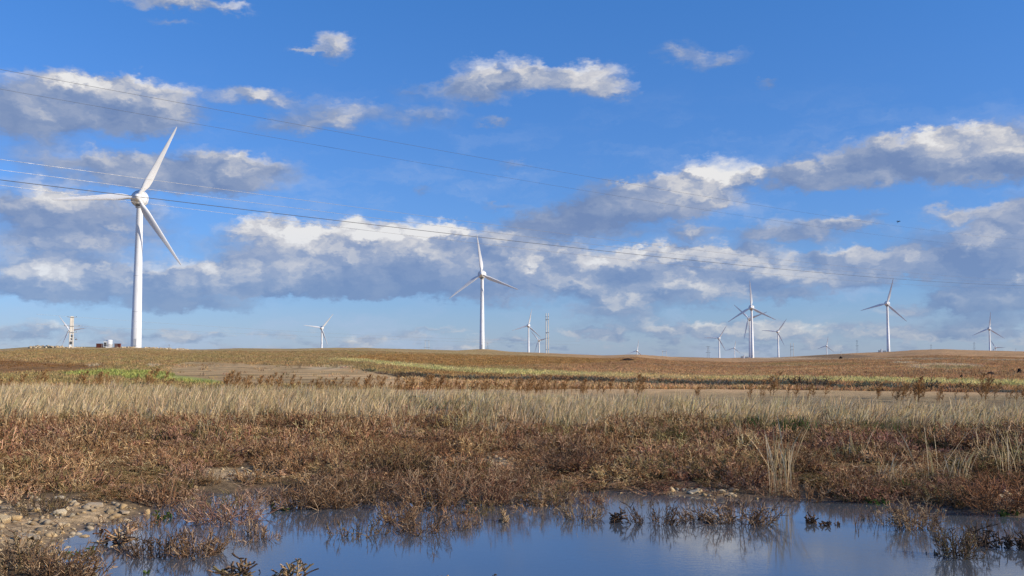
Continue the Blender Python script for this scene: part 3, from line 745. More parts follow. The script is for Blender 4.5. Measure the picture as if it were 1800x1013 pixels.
# ------------------------------------------------------------------ plants: shapes as arrays of quads
def tube_q(pts, rad, n=3, rg=RNG):
    pts = np.asarray(pts, float); m = len(pts)
    d = np.gradient(pts, axis=0); d /= np.linalg.norm(d, axis=1)[:, None] + 1e-9
    ref = np.array([.31, .87, .12]) if abs(d[0, 2]) > .6 else np.array([.1, .2, 1.0])
    a = np.cross(d, ref); a /= np.linalg.norm(a, axis=1)[:, None] + 1e-9
    b = np.cross(d, a); rad = np.broadcast_to(rad, (m,))
    if n == 2:
        ph = rg.uniform(0, math.pi)
        s = a * math.cos(ph) + b * math.sin(ph)
        V = np.stack([pts - s * rad[:, None], pts + s * rad[:, None]], 1).reshape(-1, 3)
        F = np.array([[2*i, 2*i+1, 2*i+3, 2*i+2] for i in range(m-1)])
        return V, F
    t = 2 * np.pi * np.arange(n) / n
    V = (pts[:, None] + (a[:, None] * np.cos(t)[None, :, None] + b[:, None] * np.sin(t)[None, :, None]) * rad[:, None, None]).reshape(-1, 3)
    F = np.array([[i*n+k, i*n+(k+1) % n, (i+1)*n+(k+1) % n, (i+1)*n+k] for i in range(m-1) for k in range(n)])
    return V, F
class Acc:
    def __init__(s): s.V = []; s.F = []; s.C = []; s.n = 0
    def add(s, VF, c):
        V, F = VF; s.V.append(V); s.F.append(F + s.n); s.n += len(V)
        c = np.asarray(c, float); s.C.append(np.broadcast_to(c, (len(V), 3)))
    def get(s): return np.vstack(s.V), np.vstack(s.F), np.vstack(s.C)
def arr(*l): return [np.array(c) for c in l]
P_BROWN = arr((.44,.285,.16),(.30,.175,.095),(.19,.105,.058),(.58,.41,.25),(.13,.075,.045),(.26,.14,.075),(.38,.235,.13))
P_RED = arr((.34,.18,.105),(.21,.10,.06),(.44,.27,.165),(.16,.08,.05),(.48,.33,.20))
P_PINK = arr((.46,.28,.19),(.33,.175,.12),(.22,.115,.08),(.52,.36,.23))
P_DARK = arr((.14,.090,.060),(.10,.066,.046),(.19,.125,.080),(.25,.16,.10),(.085,.058,.042))
P_OLIVE = arr((.20,.155,.07),(.32,.235,.12),(.14,.10,.05),(.24,.15,.085))
P_TAN = arr((.50,.35,.20),(.44,.29,.155),(.38,.24,.13),(.54,.41,.25))
P_RUST = arr((.38,.185,.09),(.30,.14,.07),(.42,.24,.13),(.22,.11,.06),(.16,.09,.05))
P_GREEN = arr((.075,.14,.035),(.11,.17,.045),(.06,.11,.03),(.15,.19,.06))
P_WEED = arr((.44,.245,.10),(.35,.18,.07),(.48,.29,.13),(.29,.15,.065),(.42,.27,.13))
P_STRAW = arr((.74,.56,.32),(.62,.45,.24),(.80,.64,.40),(.52,.37,.19),(.54,.43,.21))
def shrub(rg, pal, stems, twigs, n, seg, rad, hgt, spread=1.0, up=.5, buds=0, root=.16):
    A_ = Acc(); pal = list(pal)
    for i in range(stems):
        c = pal[rg.integers(len(pal))] * rg.uniform(.75, 1.2)
        ph = rg.uniform(0, 2*math.pi); r0 = root * math.sqrt(rg.uniform()) * spread
        lean = rg.uniform(.05, 1.0) ** .6 * 1.35 * spread
        L = hgt * rg.uniform(.65, 1.25) * (1 + .25*lean)
        p = np.array([r0*math.cos(ph), r0*math.sin(ph), -.03]); pts = [p.copy()]
        for k in range(seg):
            f = (k+1)/seg; tt = lean * (1 - .55*f*up) + rg.normal(0, .22)
            ph2 = ph + rg.normal(0, .35)
            p = p + np.array([math.sin(tt)*math.cos(ph2), math.sin(tt)*math.sin(ph2), max(.12, math.cos(tt))]) * L/seg
            pts.append(p.copy())
        pts = np.array(pts); rr_ = np.linspace(rad, rad*.55, len(pts))
        A_.add(tube_q(pts, rr_, n, rg), c)
        for k in range(twigs):
            f = rg.uniform(.25, 1.0) * (len(pts)-1); j = min(int(f), len(pts)-2); b0 = pts[j] + (pts[j+1]-pts[j])*(f-j)
            d = pts[j+1]-pts[j]; d /= np.linalg.norm(d); d = d*.6 + rg.normal(0, .75, 3); d[2] = abs(d[2])*.75 + .10; d /= np.linalg.norm(d)
            l = hgt * rg.uniform(.14, .42)
            q = b0 + d*l*.55; d2 = d + np.array([rg.normal(0,.3), rg.normal(0,.3), .55*rg.uniform(-.7,1)]); d2 /= np.linalg.norm(d2)
            tw = np.array([b0, q, q + d2*l*.45]) if seg > 2 else np.array([b0, b0+d*l])
            cc = pal[rg.integers(len(pal))] * rg.uniform(.8, 1.25)
            r2 = rad * (.85 if not buds else 1.0)
            A_.add(tube_q(tw, np.linspace(r2, r2*(.6 if not buds else 1.15), len(tw)), n, rg), cc)
    return A_.get()
def tuft(rg, pal, blades, hgt, wid, lean, spread, base=None, plume=0):
    A_ = Acc()
    for i in range(blades):
        c = pal[rg.integers(len(pal))] * rg.uniform(.8, 1.15)
        ph = rg.uniform(0, 2*math.pi); r0 = spread * math.sqrt(rg.uniform()); h = hgt*rg.uniform(.5, 1.1)
        p0 = np.array([r0*math.cos(ph), r0*math.sin(ph), -.02]); l = rg.normal(0, .22) + lean; l2 = rg.normal(0, .22)
        f = np.array([0, .4, .75, 1.0])[:, None]
        pts = p0 + np.hstack([l*h*f**1.7, l2*h*f**1.7, h*f*(1-.10*abs(l))])
        w = wid * np.array([.8, 1.0, .8, .12])
        if plume and rg.uniform() < plume: w = wid * np.array([.55, .6, 1.7, .3])
        V_, F_ = tube_q(pts, w, 2, rg)
        cc = np.repeat(np.stack([c*.9, c, c*1.0, c*1.03]), 2, 0)
        if base is not None:
            b_ = base[rg.integers(len(base))]; cc[0:2] = b_; cc[2:4] = b_*.45 + c*.55
        A_.add((V_, F_), cc)
    return A_.get()
def weed(rg, pal, hgt, n1, n2, lean):
    A_ = Acc(); f = np.linspace(0, 1, 6)[:, None]; l2 = rg.normal(0, .08)
    st = np.hstack([lean*hgt*f**1.6, l2*hgt*f**1.6, hgt*f]); A_.add(tube_q(st, np.linspace(.012, .005, 6), 3, rg), pal[0]*.7)
    for i in range(n1):
        t_ = rg.uniform(.08, .98); p0 = st[0] + (st[-1]-st[0])*t_; p0[0] = lean*hgt*t_**1.6
        ph = rg.uniform(0, 2*math.pi); L = hgt*(.40*(1-t_)**.8+.10)*rg.uniform(.6, 1.15)
        d = np.array([math.cos(ph)*.62+lean*.8, math.sin(ph)*.62, .85]); d /= np.linalg.norm(d)
        br = np.array([p0, p0+d*L*.5, p0+d*L+np.array([lean*.08, 0, .02])]); c = pal[rg.integers(len(pal))]*rg.uniform(.75, 1.25)
        A_.add(tube_q(br, [.007, .006, .004], 2, rg), c)
        for k in range(n2):
            q = p0+d*L*rg.uniform(.15, 1); e = d*.8+rg.normal(0, .5, 3); e[2] = abs(e[2]); e /= np.linalg.norm(e)
            A_.add(tube_q(np.array([q, q+e*rg.uniform(.03, .085)]), [.009, .005], 2, rg), c*rg.uniform(.8, 1.25))
    return A_.get()
def merge(variants, idx, X, Y, Z, rot, sc, tint=None, sz=None):
    Vs, Fs, Cs, n = [], [], [], 0
    for k, (V_, F_, C_) in enumerate(variants):
        m = np.where(idx == k)[0]
        if len(m) == 0: continue
        c, s = np.cos(rot[m])[:, None], np.sin(rot[m])[:, None]; S_ = sc[m][:, None]
        zz = S_ if sz is None else sz[m][:, None]
        x = (V_[None, :, 0]*c - V_[None, :, 1]*s)*S_ + X[m][:, None]; y = (V_[None, :, 0]*s + V_[None, :, 1]*c)*S_ + Y[m][:, None]
        z = V_[None, :, 2]*zz + Z[m][:, None]
        Vs.append(np.stack([x, y, z], -1).reshape(-1, 3).astype(np.float32))
        Fs.append((F_[None] + (np.arange(len(m))*len(V_))[:, None, None] + n).reshape(-1, F_.shape[1]).astype(np.int32)); n += len(m)*len(V_)
        cc = np.broadcast_to(C_[None], (len(m),) + C_.shape)
        if tint is not None: cc = cc * tint[m][:, None, :]
        Cs.append(cc.reshape(-1, 3).astype(np.float32))
    return np.vstack(Vs), np.vstack(Fs), np.vstack(Cs)
def gravel_at(u, v, e=1.0):
    g = np.zeros(np.shape(u), bool)
    for (gu, gv, a_, b_) in GRAVEL: g |= ((u-gu)/a_)**2 + ((v-gv)/b_)**2 < e
    return g
def scatter(n, r0, r1, half=.60, power=1.0):
    t = RNG.uniform(size=n); r = np.sqrt(r0*r0 + (r1*r1-r0*r0)*t**power); a = RNG.uniform(-half, half, n)
    x, y = r*np.sin(a), r*np.cos(a); z = height(x, y); u, v = proj(x, y, z)
    return x, y, z, u, v, r
def tints(n, s=.16): 
    b = RNG.normal(1, s, (n, 1)); return np.clip(b*1.1 + RNG.normal(0, s*.3, (n, 3)), .5, 1.7)
rg = np.random.default_rng(5)

# brown glasswort cover between pond and grass
V_NEAR = [shrub(rg, p, 26, 9, 3, 4, .0046, .20) for p in (P_BROWN, P_BROWN, P_RED, P_TAN, P_OLIVE, P_BROWN, P_PINK)]
V_MID = [shrub(rg, p, 22, 8, 3, 2, .0056, .20) for p in (P_BROWN, P_BROWN, P_RED, P_TAN, P_OLIVE, P_BROWN, P_PINK)]
V_FAR = [shrub(rg, p, 20, 6, 2, 2, .0085, .21) for p in (P_BROWN, P_BROWN, P_RED, P_TAN, P_OLIVE, P_BROWN, P_PINK)]
def shrub_field(n, r0, r1, variants, name):
    x, y, z, u, v, r = scatter(n, r0, r1)
    k = fbm(x*.55, y*.55, 3, 51); k2 = fbm(x*.25+5, y*.25, 3, 55)
    ok = (z > .005) | ((z > -.07) & (u > 230) & (u < 950) & (v < 925) & (k > .56))
    ok &= ~(gravel_at(u, v, .95) & (RNG.uniform(size=n) > .04))
    ok &= ~(gravel_at(u, v + 12, .8) & (RNG.uniform(size=n) > .2))
    edge = np.interp(u, [-200,0,300,600,1000,1250,1800,2100], [712,712,714,714,752,758,776,780])
    ok &= v + (k-.5)*14 > edge
    ok &= RNG.uniform(size=n) < np.where(v < np.interp(u, [0,600,1000,1250],[752,745,748,740]), .55, 1.0)
    ok &= ~((u < 240) & (v > 887)) & ~((u > 215) & (u < 980) & (v > 852) & (RNG.uniform(size=n) > .10)) & ~((v > 842) & (RNG.uniform(size=n) > .55))
    ok &= (k2 > .22) & (RNG.uniform(size=n) < sstep(.30, .52, k) * .85 + .15)
    x, y, z, k2, r, k = (q[ok] for q in (x, y, z, k2, r, k)); m = len(x)
    # patches of kin
    sel = np.clip(((fbm(x*.35+3, y*.35, 3, 61)-.22)/.56*7 + RNG.normal(0, 1.1, m)).astype(int), 0, 6)
    big = sstep(.40, .66, fbm(x*1.1+4, y*1.1, 3, 58)); sc = RNG.uniform(.7, 1.25, m) * (.70 + .6*k2); sz = sc * RNG.uniform(.75, 1.2, m) * (.45+.95*big) * (.85 if r0 < 12 else 1.0)
    V_, F_, C_ = merge(variants, sel, x, y, z, RNG.uniform(0, 6.28, m), sc, tints(m, .20)*np.array([1.0, .975, .90]), sz)
    o = put(name, mesh_arrays(name, V_, F_, M_TWIG, C_)); return o
o = shrub_field(4200, 9.5, 16.5, V_NEAR, 'glasswort_cover'); tag(o, 'low brown and reddish glasswort twigs covering the bank behind the pond', 'ground cover', kind='stuff')
o = shrub_field(6200, 16.5, 24, V_MID, 'glasswort_cover'); tag(o, 'brown glasswort thicket between the pond bank and the straw grass', 'ground cover', kind='stuff')
o = shrub_field(6500, 24, 40, V_FAR, 'glasswort_cover'); tag(o, 'far reddish-brown glasswort among clumps of straw grass', 'ground cover', kind='stuff')

# straw grass bands
T_NEAR = [tuft(rg, P_STRAW, 13, .46, .0065, .16, .10, P_OLIVE, .5) for _ in range(4)]
T_FAR = [tuft(rg, P_STRAW, 22, h_, .0062, l_, s_, P_OLIVE, .6) for h_, l_, s_ in ((.50,.25,.12),(.42,.10,.20),(.55,.32,.15),(.34,.5,.24))]
T_TALL = [tuft(rg, P_STRAW, 14, .62, .0045, .14, .16, None, .7) for _ in range(4)]
T_GREEN = [tuft(rg, P_OLIVE + P_GREEN, 14, .34, .011, .1, .15) for _ in range(3)]
x, y, z, u, v, r = scatter(46000, 22, 56, power=.9)
k = fbm(x*.3, y*.3, 4, 71); k3 = fbm(x*.9, y*.9, 3, 73)
main_lo = np.interp(u, [-200,0,300,600,1000,1250,1800,2100], [706,706,708,714,746,756,772,776]); main_hi = np.interp(u, [-200,300,600,900,1200,1800,2100], [690,692,698,708,721,732,738])
p_ = np.where((v < main_lo + (k-.5)*44 + (k3-.5)*16) & (v > main_hi), np.where(v > main_hi+5, .95, .55), 0)
p_ *= np.where(gravel_at(u, v, 1.2), .12, 1)
p_ *= np.where((v > main_lo-9) & (k3 < .5), .45, 1)
left = (u < 640) & (v > 706) & (v < 750 + 18*(k-.5)); p_ = np.maximum(p_, np.where(left, sstep(.42, .62, k3)*np.interp(u, [0,350,640],[.95,.75,.25]), 0))
midp = (u > 620) & (u < 1130) & (v > 738) & (v < 782); p_ = np.maximum(p_, np.where(midp, sstep(.52, .68, k3)*.6, 0))
rt = (u > 1130) & (v > 766) & (v < 800); p_ = np.maximum(p_, np.where(rt, sstep(.6, .75, k3)*.22, 0))
ok = RNG.uniform(size=len(x)) < p_*(.35+.65*sstep(.38, .58, fbm(x*.55, y*.25, 4, 77)))*.85
x, y, z, u, v, r, k, k3 = (q[ok] for q in (x, y, z, u, v, r, k, k3)); m = len(x)
hs = RNG.uniform(.5, 1.15, m) * (.6+.75*k)
V_, F_, C_ = merge(T_FAR, RNG.integers(0, 4, m), x, y, z, RNG.normal(0, .5, m), RNG.uniform(.8, 1.2, m), tints(m, .11), hs)
o = put('straw_grass', mesh_arrays('straw_grass', V_, F_, M_GRASS, C_)); tag(o, 'band of tall pale straw grass leaning in the wind across the plain', 'grass', kind='stuff')
x, y, z, u, v, r = scatter(9000, 20, 36, power=1.0)
k3 = fbm(x*.8+9, y*.8, 3, 75)
p_ = np.where((u < 700) & (v > 704) & (v < 752), sstep(.38, .56, k3)*np.interp(u, [0,300,450,700],[1,1,.8,.35]), 0)
p_ = np.maximum(p_, np.where((u > 620) & (u < 1130) & (v > 742) & (v < 790), sstep(.46, .62, k3)*.65, 0))
p_ = np.maximum(p_, np.where((u > 1250) & (v > 765) & (v < 850), sstep(.55, .7, k3)*.25, 0))
ok = RNG.uniform(size=len(x)) < p_; x, y, z = (q[ok] for q in (x, y, z)); m = len(x)
V_, F_, C_ = merge(T_TALL, RNG.integers(0, 4, m), x, y, z, RNG.normal(0, .6, m), RNG.uniform(.8, 1.2, m), tints(m, .1), RNG.uniform(.6, 1.2, m))
o = put('straw_clumps', mesh_arrays('straw_clumps', V_, F_, M_GRASS, C_)); tag(o, 'pale straw clumps standing in the brown thicket', 'grass', kind='stuff')
# low green growth
x, y, z, u, v, r = scatter(30000, 9, 56, power=.8)
k3 = fbm(x*.7, y*.7, 3, 83); g = np.zeros(len(x))
for (gu, gv, a_, b_, s_) in ((700,712,70,7,.9),(1000,742,110,9,.9),(1310,752,100,9,.95),(1740,772,130,12,.95),(1500,762,120,8,.5),(1130,748,80,7,.6),(1530,858,120,12,.55),(1640,872,60,10,.6),(860,716,160,8,.5),(300,697,200,6,.5),(350,740,160,12,.35)):
    g = np.maximum(g, s_*sstep(1.2, .3, ((u-gu)/a_)**2+((v-gv)/b_)**2+(k3-.5)*1.5))
ok = (RNG.uniform(size=len(x)) < g) & (z > .01); x, y, z, r = (q[ok] for q in (x, y, z, r)); m = len(x)
V_, F_, C_ = merge(T_GREEN, RNG.integers(0, 3, m), x, y, z, RNG.uniform(0, 6.28, m), RNG.uniform(.5, 1.0, m), tints(m, .15), RNG.uniform(.5, 1.0, m)*np.where(r < 20, .5, 1))
o = put('green_weeds', mesh_arrays('green_weeds', V_, F_, M_LEAF, C_)); tag(o, 'low green weeds at the foot of the straw grass', 'weeds', kind='stuff')

# rough growth on the fields behind, in each field's own colour
T_FIELD = []
for _ in range(4):
    A_ = tuft(rg, [np.array([1., 1., 1.])], 8, .30, .022, .12, .28); T_FIELD.append(A_)
x, y, z, u, v, r = scatter(80000, 50, 300, .56, 1.8)
C0 = cover(x, y, z); vis = RNG.uniform(size=len(x)) < (.05 + .5*sstep(.50, .66, fbm(x*.05, y*.09, 4, 91)))
bare = np.abs(C0 - PAL['tan'][None]).sum(1) < .12
lush = (C0[:, 1] > C0[:, 0]*.86) | (C0[:, 0] > .33)
pl_ = (u > 300) & (u < 720) & (v > np.interp(u, [250,330,620,760],[655,636,648,668])) & (v < np.interp(u, [250,400,700,900],[662,676,684,690]))
vis &= ~(bare | pl_) | (RNG.uniform(size=len(x)) < .3); vis |= lush & ~pl_ & (RNG.uniform(size=len(x)) < .9)
x, y, z, C0, r, lush = (q[vis] for q in (x, y, z, C0, r, lush)); m = len(x)
V_, F_, C_ = merge(T_FIELD, RNG.integers(0, 4, m), x, y, z, RNG.uniform(0, 6.28, m), RNG.uniform(.6, 1.3, m)*np.where(lush, 1.3, 1), C0*tints(m, .2)*np.where(lush, 1.15, 1.0)[:, None], RNG.uniform(.35, 1.0, m)*np.where(lush, 1.0, .5))
o = put('field_stubble', mesh_arrays('field_stubble', V_, F_, M_GRASS, C_)); tag(o, 'rough dry stubble and crop growth over the fields behind', 'stubble', kind='stuff')

# dark growth along the ditch
V_D = [shrub(rg, p, 16, 5, 2, 2, .022, .55) for p in (P_DARK, arr((.14,.14,.09),(.10,.10,.065),(.20,.19,.125)), arr((.22,.20,.145),(.28,.25,.18),(.15,.14,.10)))]
x, y, z, u, v, r = scatter(26000, 52, 150, .56)
dt = np.interp(u, [600,650,700,800,900,1000,1100,1200,1400,1600,1800,2200],[648,651,658,663,664,666,668,673,677,681,686,694]); dh = np.interp(u, [600,700,800,1200,1500,1800],[1,2.4,3.2,4,3.2,3])
k = fbm(x*.15, y*.15, 3, 97)
ok = (v > dt+1.5) & (v < dt+2*dh) & (u > 640) & (RNG.uniform(size=len(x)) < .25+.9*sstep(.4, .6, k))
bush = (((u-1390)/70)**2+((v-684)/3.5)**2 < 1) | (((u-1620)/50)**2+((v-687)/3)**2 < 1)
ok |= bush; x, y, z, bush = (q[ok] for q in (x, y, z, bush)); m = len(x)
V_, F_, C_ = merge(V_D, RNG.integers(0, 3, m), x, y, z, RNG.uniform(0, 6.28, m), RNG.uniform(.7, 1.2, m), tints(m, .18), RNG.uniform(.4, .9, m)*np.where(bush, 1.05, .7))
o = put('ditch_growth', mesh_arrays('ditch_growth', V_, F_, M_TWIG, C_)); tag(o, 'dark undergrowth along the ditch crossing the fields', 'undergrowth', kind='stuff')

# feathery weeds in a row behind the grass
V_W = [weed(rg, P_WEED, h_, 34, 5, l_) for h_, l_ in ((.75,.22),(.9,.3),(.6,.18),(.8,.12),(.7,.35),(1.0,.25))]
ME_W = [mesh_arrays('dry_weed', V_, F_, M_TWIG, C_) for V_, F_, C_ in V_W]
def hit(u, y):
    lo, hi = 5., 1500.
    for _ in range(50):
        m_ = math.sqrt(lo*hi); q_ = at(u, y, m_)
        if q_.z > max(gz(q_.x, q_.y), 0.0 if m_ < 17 else -99): lo = m_
        else: hi = m_
    q_ = at(u, y, lo); return Vector((q_.x, q_.y, gz(q_.x, q_.y))), lo
ROWS = [(0,60,5,684,12,18),(60,190,10,682,12,20),(185,195,1,684,32,34),(200,300,8,684,12,24),(380,500,22,688,13,24),(505,600,16,688,10,20),(605,780,34,691,12,24),(735,775,5,692,24,32),(780,960,36,693,12,22),(905,965,8,694,20,28),(965,1090,20,695,12,20),(1095,1130,5,697,18,28),
        (1215,1240,3,700,10,16),(1310,1345,4,702,14,26),(1352,1366,2,701,34,40),(1385,1400,3,702,18,24),(1415,1450,4,703,14,24),(1535,1600,9,706,14,22),(1605,1640,5,706,24,36),(1640,1700,5,707,14,20),(1722,1748,4,707,28,40),(1750,1800,4,708,12,18)]
SPECIAL = {2: 'single tall reddish-brown weed standing before the green crop patch at left', 14: 'tallest olive-brown feathery weed before the dark ditch bush at right',
           20: 'tall rusty feathery weed towering at the right end of the weed row'}
wr = random.Random(3); first = True
for i, (u0, u1, n_, yb, h0, h1) in enumerate(ROWS):
    for k_ in range(n_):
        u_ = wr.uniform(u0, u1); p, r_ = hit(u_, yb - 1 + wr.uniform(-5, 2.5)); hh = (wr.uniform(h0*.7, h1)+4)*r_/FPX
        vi = wr.randrange(6); s_ = hh/(.75,.9,.6,.8,.7,1.0)[vi]
        o = put('dry_weed', ME_W[vi], None, p, (0, 0, wr.uniform(-.8, .8)), (s_*1.15, s_*1.15, s_))
        sp = SPECIAL.get(i) if k_ == 0 else None
        tag(o, sp or 'reddish-brown feathery dry weed in the row behind the straw grass', 'weed', 'reddish weeds behind the straw grass')

# ------------------------------------------------------------------ stones
import bmesh
def stone_arr(seed, sub):
    bm = bmesh.new(); bmesh.ops.create_icosphere(bm, subdivisions=sub, radius=.5)
    V_ = np.array([v_.co[:] for v_ in bm.verts]); F_ = np.array([[q.index for q in f.verts] for f in bm.faces]); bm.free()
    g_ = np.random.default_rng(seed)
    for _ in range(9):                                  # knock flat faces off
        d = g_.normal(size=3); d /= np.linalg.norm(d); h_ = g_.uniform(.17, .36); s_ = V_ @ d
        V_ = V_ - np.outer(np.maximum(s_-h_, 0), d)
    n_ = fbm(V_[:, 0]*6+seed, V_[:, 1]*6+V_[:, 2]*4, 3, seed); V_ = V_*(.9+.22*n_[:, None]); V_ = V_ / (V_.max(0) - V_.min(0))
    return V_, F_
P_STONE = arr((.62,.46,.25),(.56,.41,.22),(.68,.55,.35),(.52,.40,.25),(.62,.41,.18),(.44,.35,.23))
ST = [stone_arr(s_, 3) for s_ in range(6)]; PB = [(*stone_arr(s_+20, 1), None) for s_ in range(5)]; PB = [(a_, b_, np.ones((len(a_), 3))) for a_, b_, _ in PB]
NAMED = [ # u, base y, width, height in px, colour, label
 (4,917,22,15,0,'pale block stone cut by the left edge of the frame on the gravel bank'),(27,914,26,10,4,'yellowish flat stone beside the block stone at the left edge'),
 (107,906,26,14,2,'rounded pale stone beside a dark tuft on the left gravel bank'),(171,889,34,6,3,'long flat slab at the upper edge of the left gravel bank'),
 (125,886,14,7,2,'small white stone left of the long flat slab'),(103,881,22,8,2,'whitish stone topmost on the left gravel bank'),
 (161,898,11,6,1,'small square stone just below the long flat slab'),(218,903,22,6,3,'pinkish flat stone nearest the upper end of the tower reflection'),
 (260,904,10,14,4,'small upright yellow stone beside the green tuft in the shallows'),(54,922,8,6,2,'small cream stone in the middle of the gravel bank'),
 (114,925,13,6,0,'small tan stone in the middle of the gravel bank'),(148,943,18,9,4,'yellow stone at the water edge of the left bank'),
 (38,946,32,10,5,'flat grey stone above the tan bush at bottom left'),(64,948,22,8,5,'smaller flat grey stone beside the larger grey one'),
 (150,1012,34,9,4,'flat yellow stone at the foot of the tan bush, cut by the frame bottom'),
 (681,909,21,13,4,'yellow stone at the pond edge among twigs in the middle'),(629,915,9,8,4,'small round yellow stone left of the yellow pond-edge stone'),
 (797,821,17,8,2,'white stone on the small gravel clearing in the middle'),(785,810,10,5,2,'little white stone above the white stone of the middle clearing'),(763,806,17,5,5,'grey-white flat stone at the back of the middle clearing'),
 (440,839,11,7,2,'white stone at the right end of the left gravel clearing'),(345,859,8,6,4,'small yellow stone by the shallow pool in the left thicket'),
 (1218,867,20,6,2,'flat pale stone on the far pond edge'),(1268,868,13,7,0,'rounded pale stone right of the flat one on the far pond edge'),(1252,879,11,4,0,'tan flat stone lying in the shallows of the far pond edge'),
 (1647,898,7,6,0,'small pale stone standing in the water at right'),(1536,880,13,4,2,'flat white stone under green grass on the right pond edge'),(1093,867,8,4,4,'small yellow stone on the far pond edge left of the flat one')]
for i, (u_, y_, w_, h_, c_, lab) in enumerate(NAMED):
    V_, F_ = ST[i % 6]; p, r_ = hit(u_, y_); k_ = r_/FPX
    me = mesh_arrays('stone', V_, F_, M_STONE, np.broadcast_to(P_STONE[c_], (len(V_), 3)), True)
    me.set_sharp_from_angle(angle=R(28))
    W_, H_ = w_*k_*.95, max(h_*k_*1.0, .03)
    o = put('stone', me, None, (p.x, p.y, p.z + H_*.22), (0, 0, i*1.3), (W_, W_*.85, H_*1.25)); o.rotation_euler = (0, 0, (i % 3-1)*.3)
    tag(o, lab, 'stone', 'stones along the pond bank')
x, y, z, u, v, r = scatter(60000, 7.2, 44, .60, 1.7)
ok = (gravel_at(u, v, 1.15) & (z > -.05)) | ((z > -.03) & (z < .04) & (RNG.uniform(size=len(x)) < .05))
x, y, z, r = (q[ok] for q in (x, y, z, r)); m = len(x)
sz = .010 + .07*RNG.uniform(size=m)**4.5 + .014*(r/20)
tn = np.array([P_STONE[i] for i in RNG.integers(0, 6, m)])*RNG.uniform(.4, 1.05, (m, 1))
V_, F_, C_ = merge(PB, RNG.integers(0, 5, m), x, y, z+sz*.12, RNG.uniform(0, 6.28, m), sz*1.2, tn, sz*.8)
o = put('gravel', mesh_arrays('gravel', V_, F_, M_STONE, C_)); tag(o, 'loose yellowish limestone gravel on the bank', 'gravel', kind='stuff')
# rubble thrown up on the crest round the big turbine
cr = []
for (u0, u1, n_) in ((52,112,150),(60,105,80),(112,150,20),(205,236,25),(252,330,90)):
    for _ in range(n_):
        p = on_ground(wr.uniform(u0, u1), 343+wr.uniform(-8, 8)); cr.append((p.x, p.y, p.z, wr.uniform(.25, .85)*(1.3 if u1 == 112 else .8)))
cr = np.array(cr); m = len(cr)
tn = np.array([P_STONE[i] for i in RNG.integers(0, 4, m)])*RNG.uniform(.75, 1.1, (m, 1))
V_, F_, C_ = merge(PB, RNG.integers(0, 5, m), cr[:, 0], cr[:, 1], cr[:, 2]+cr[:, 3]*.1, RNG.uniform(0, 6.28, m), cr[:, 3]*1.3, tn, cr[:, 3])
o = put('rubble', mesh_arrays('rubble', V_, F_, M_STONE, C_)); tag(o, 'pale limestone rubble heaped on the left crest', 'rubble', kind='stuff')

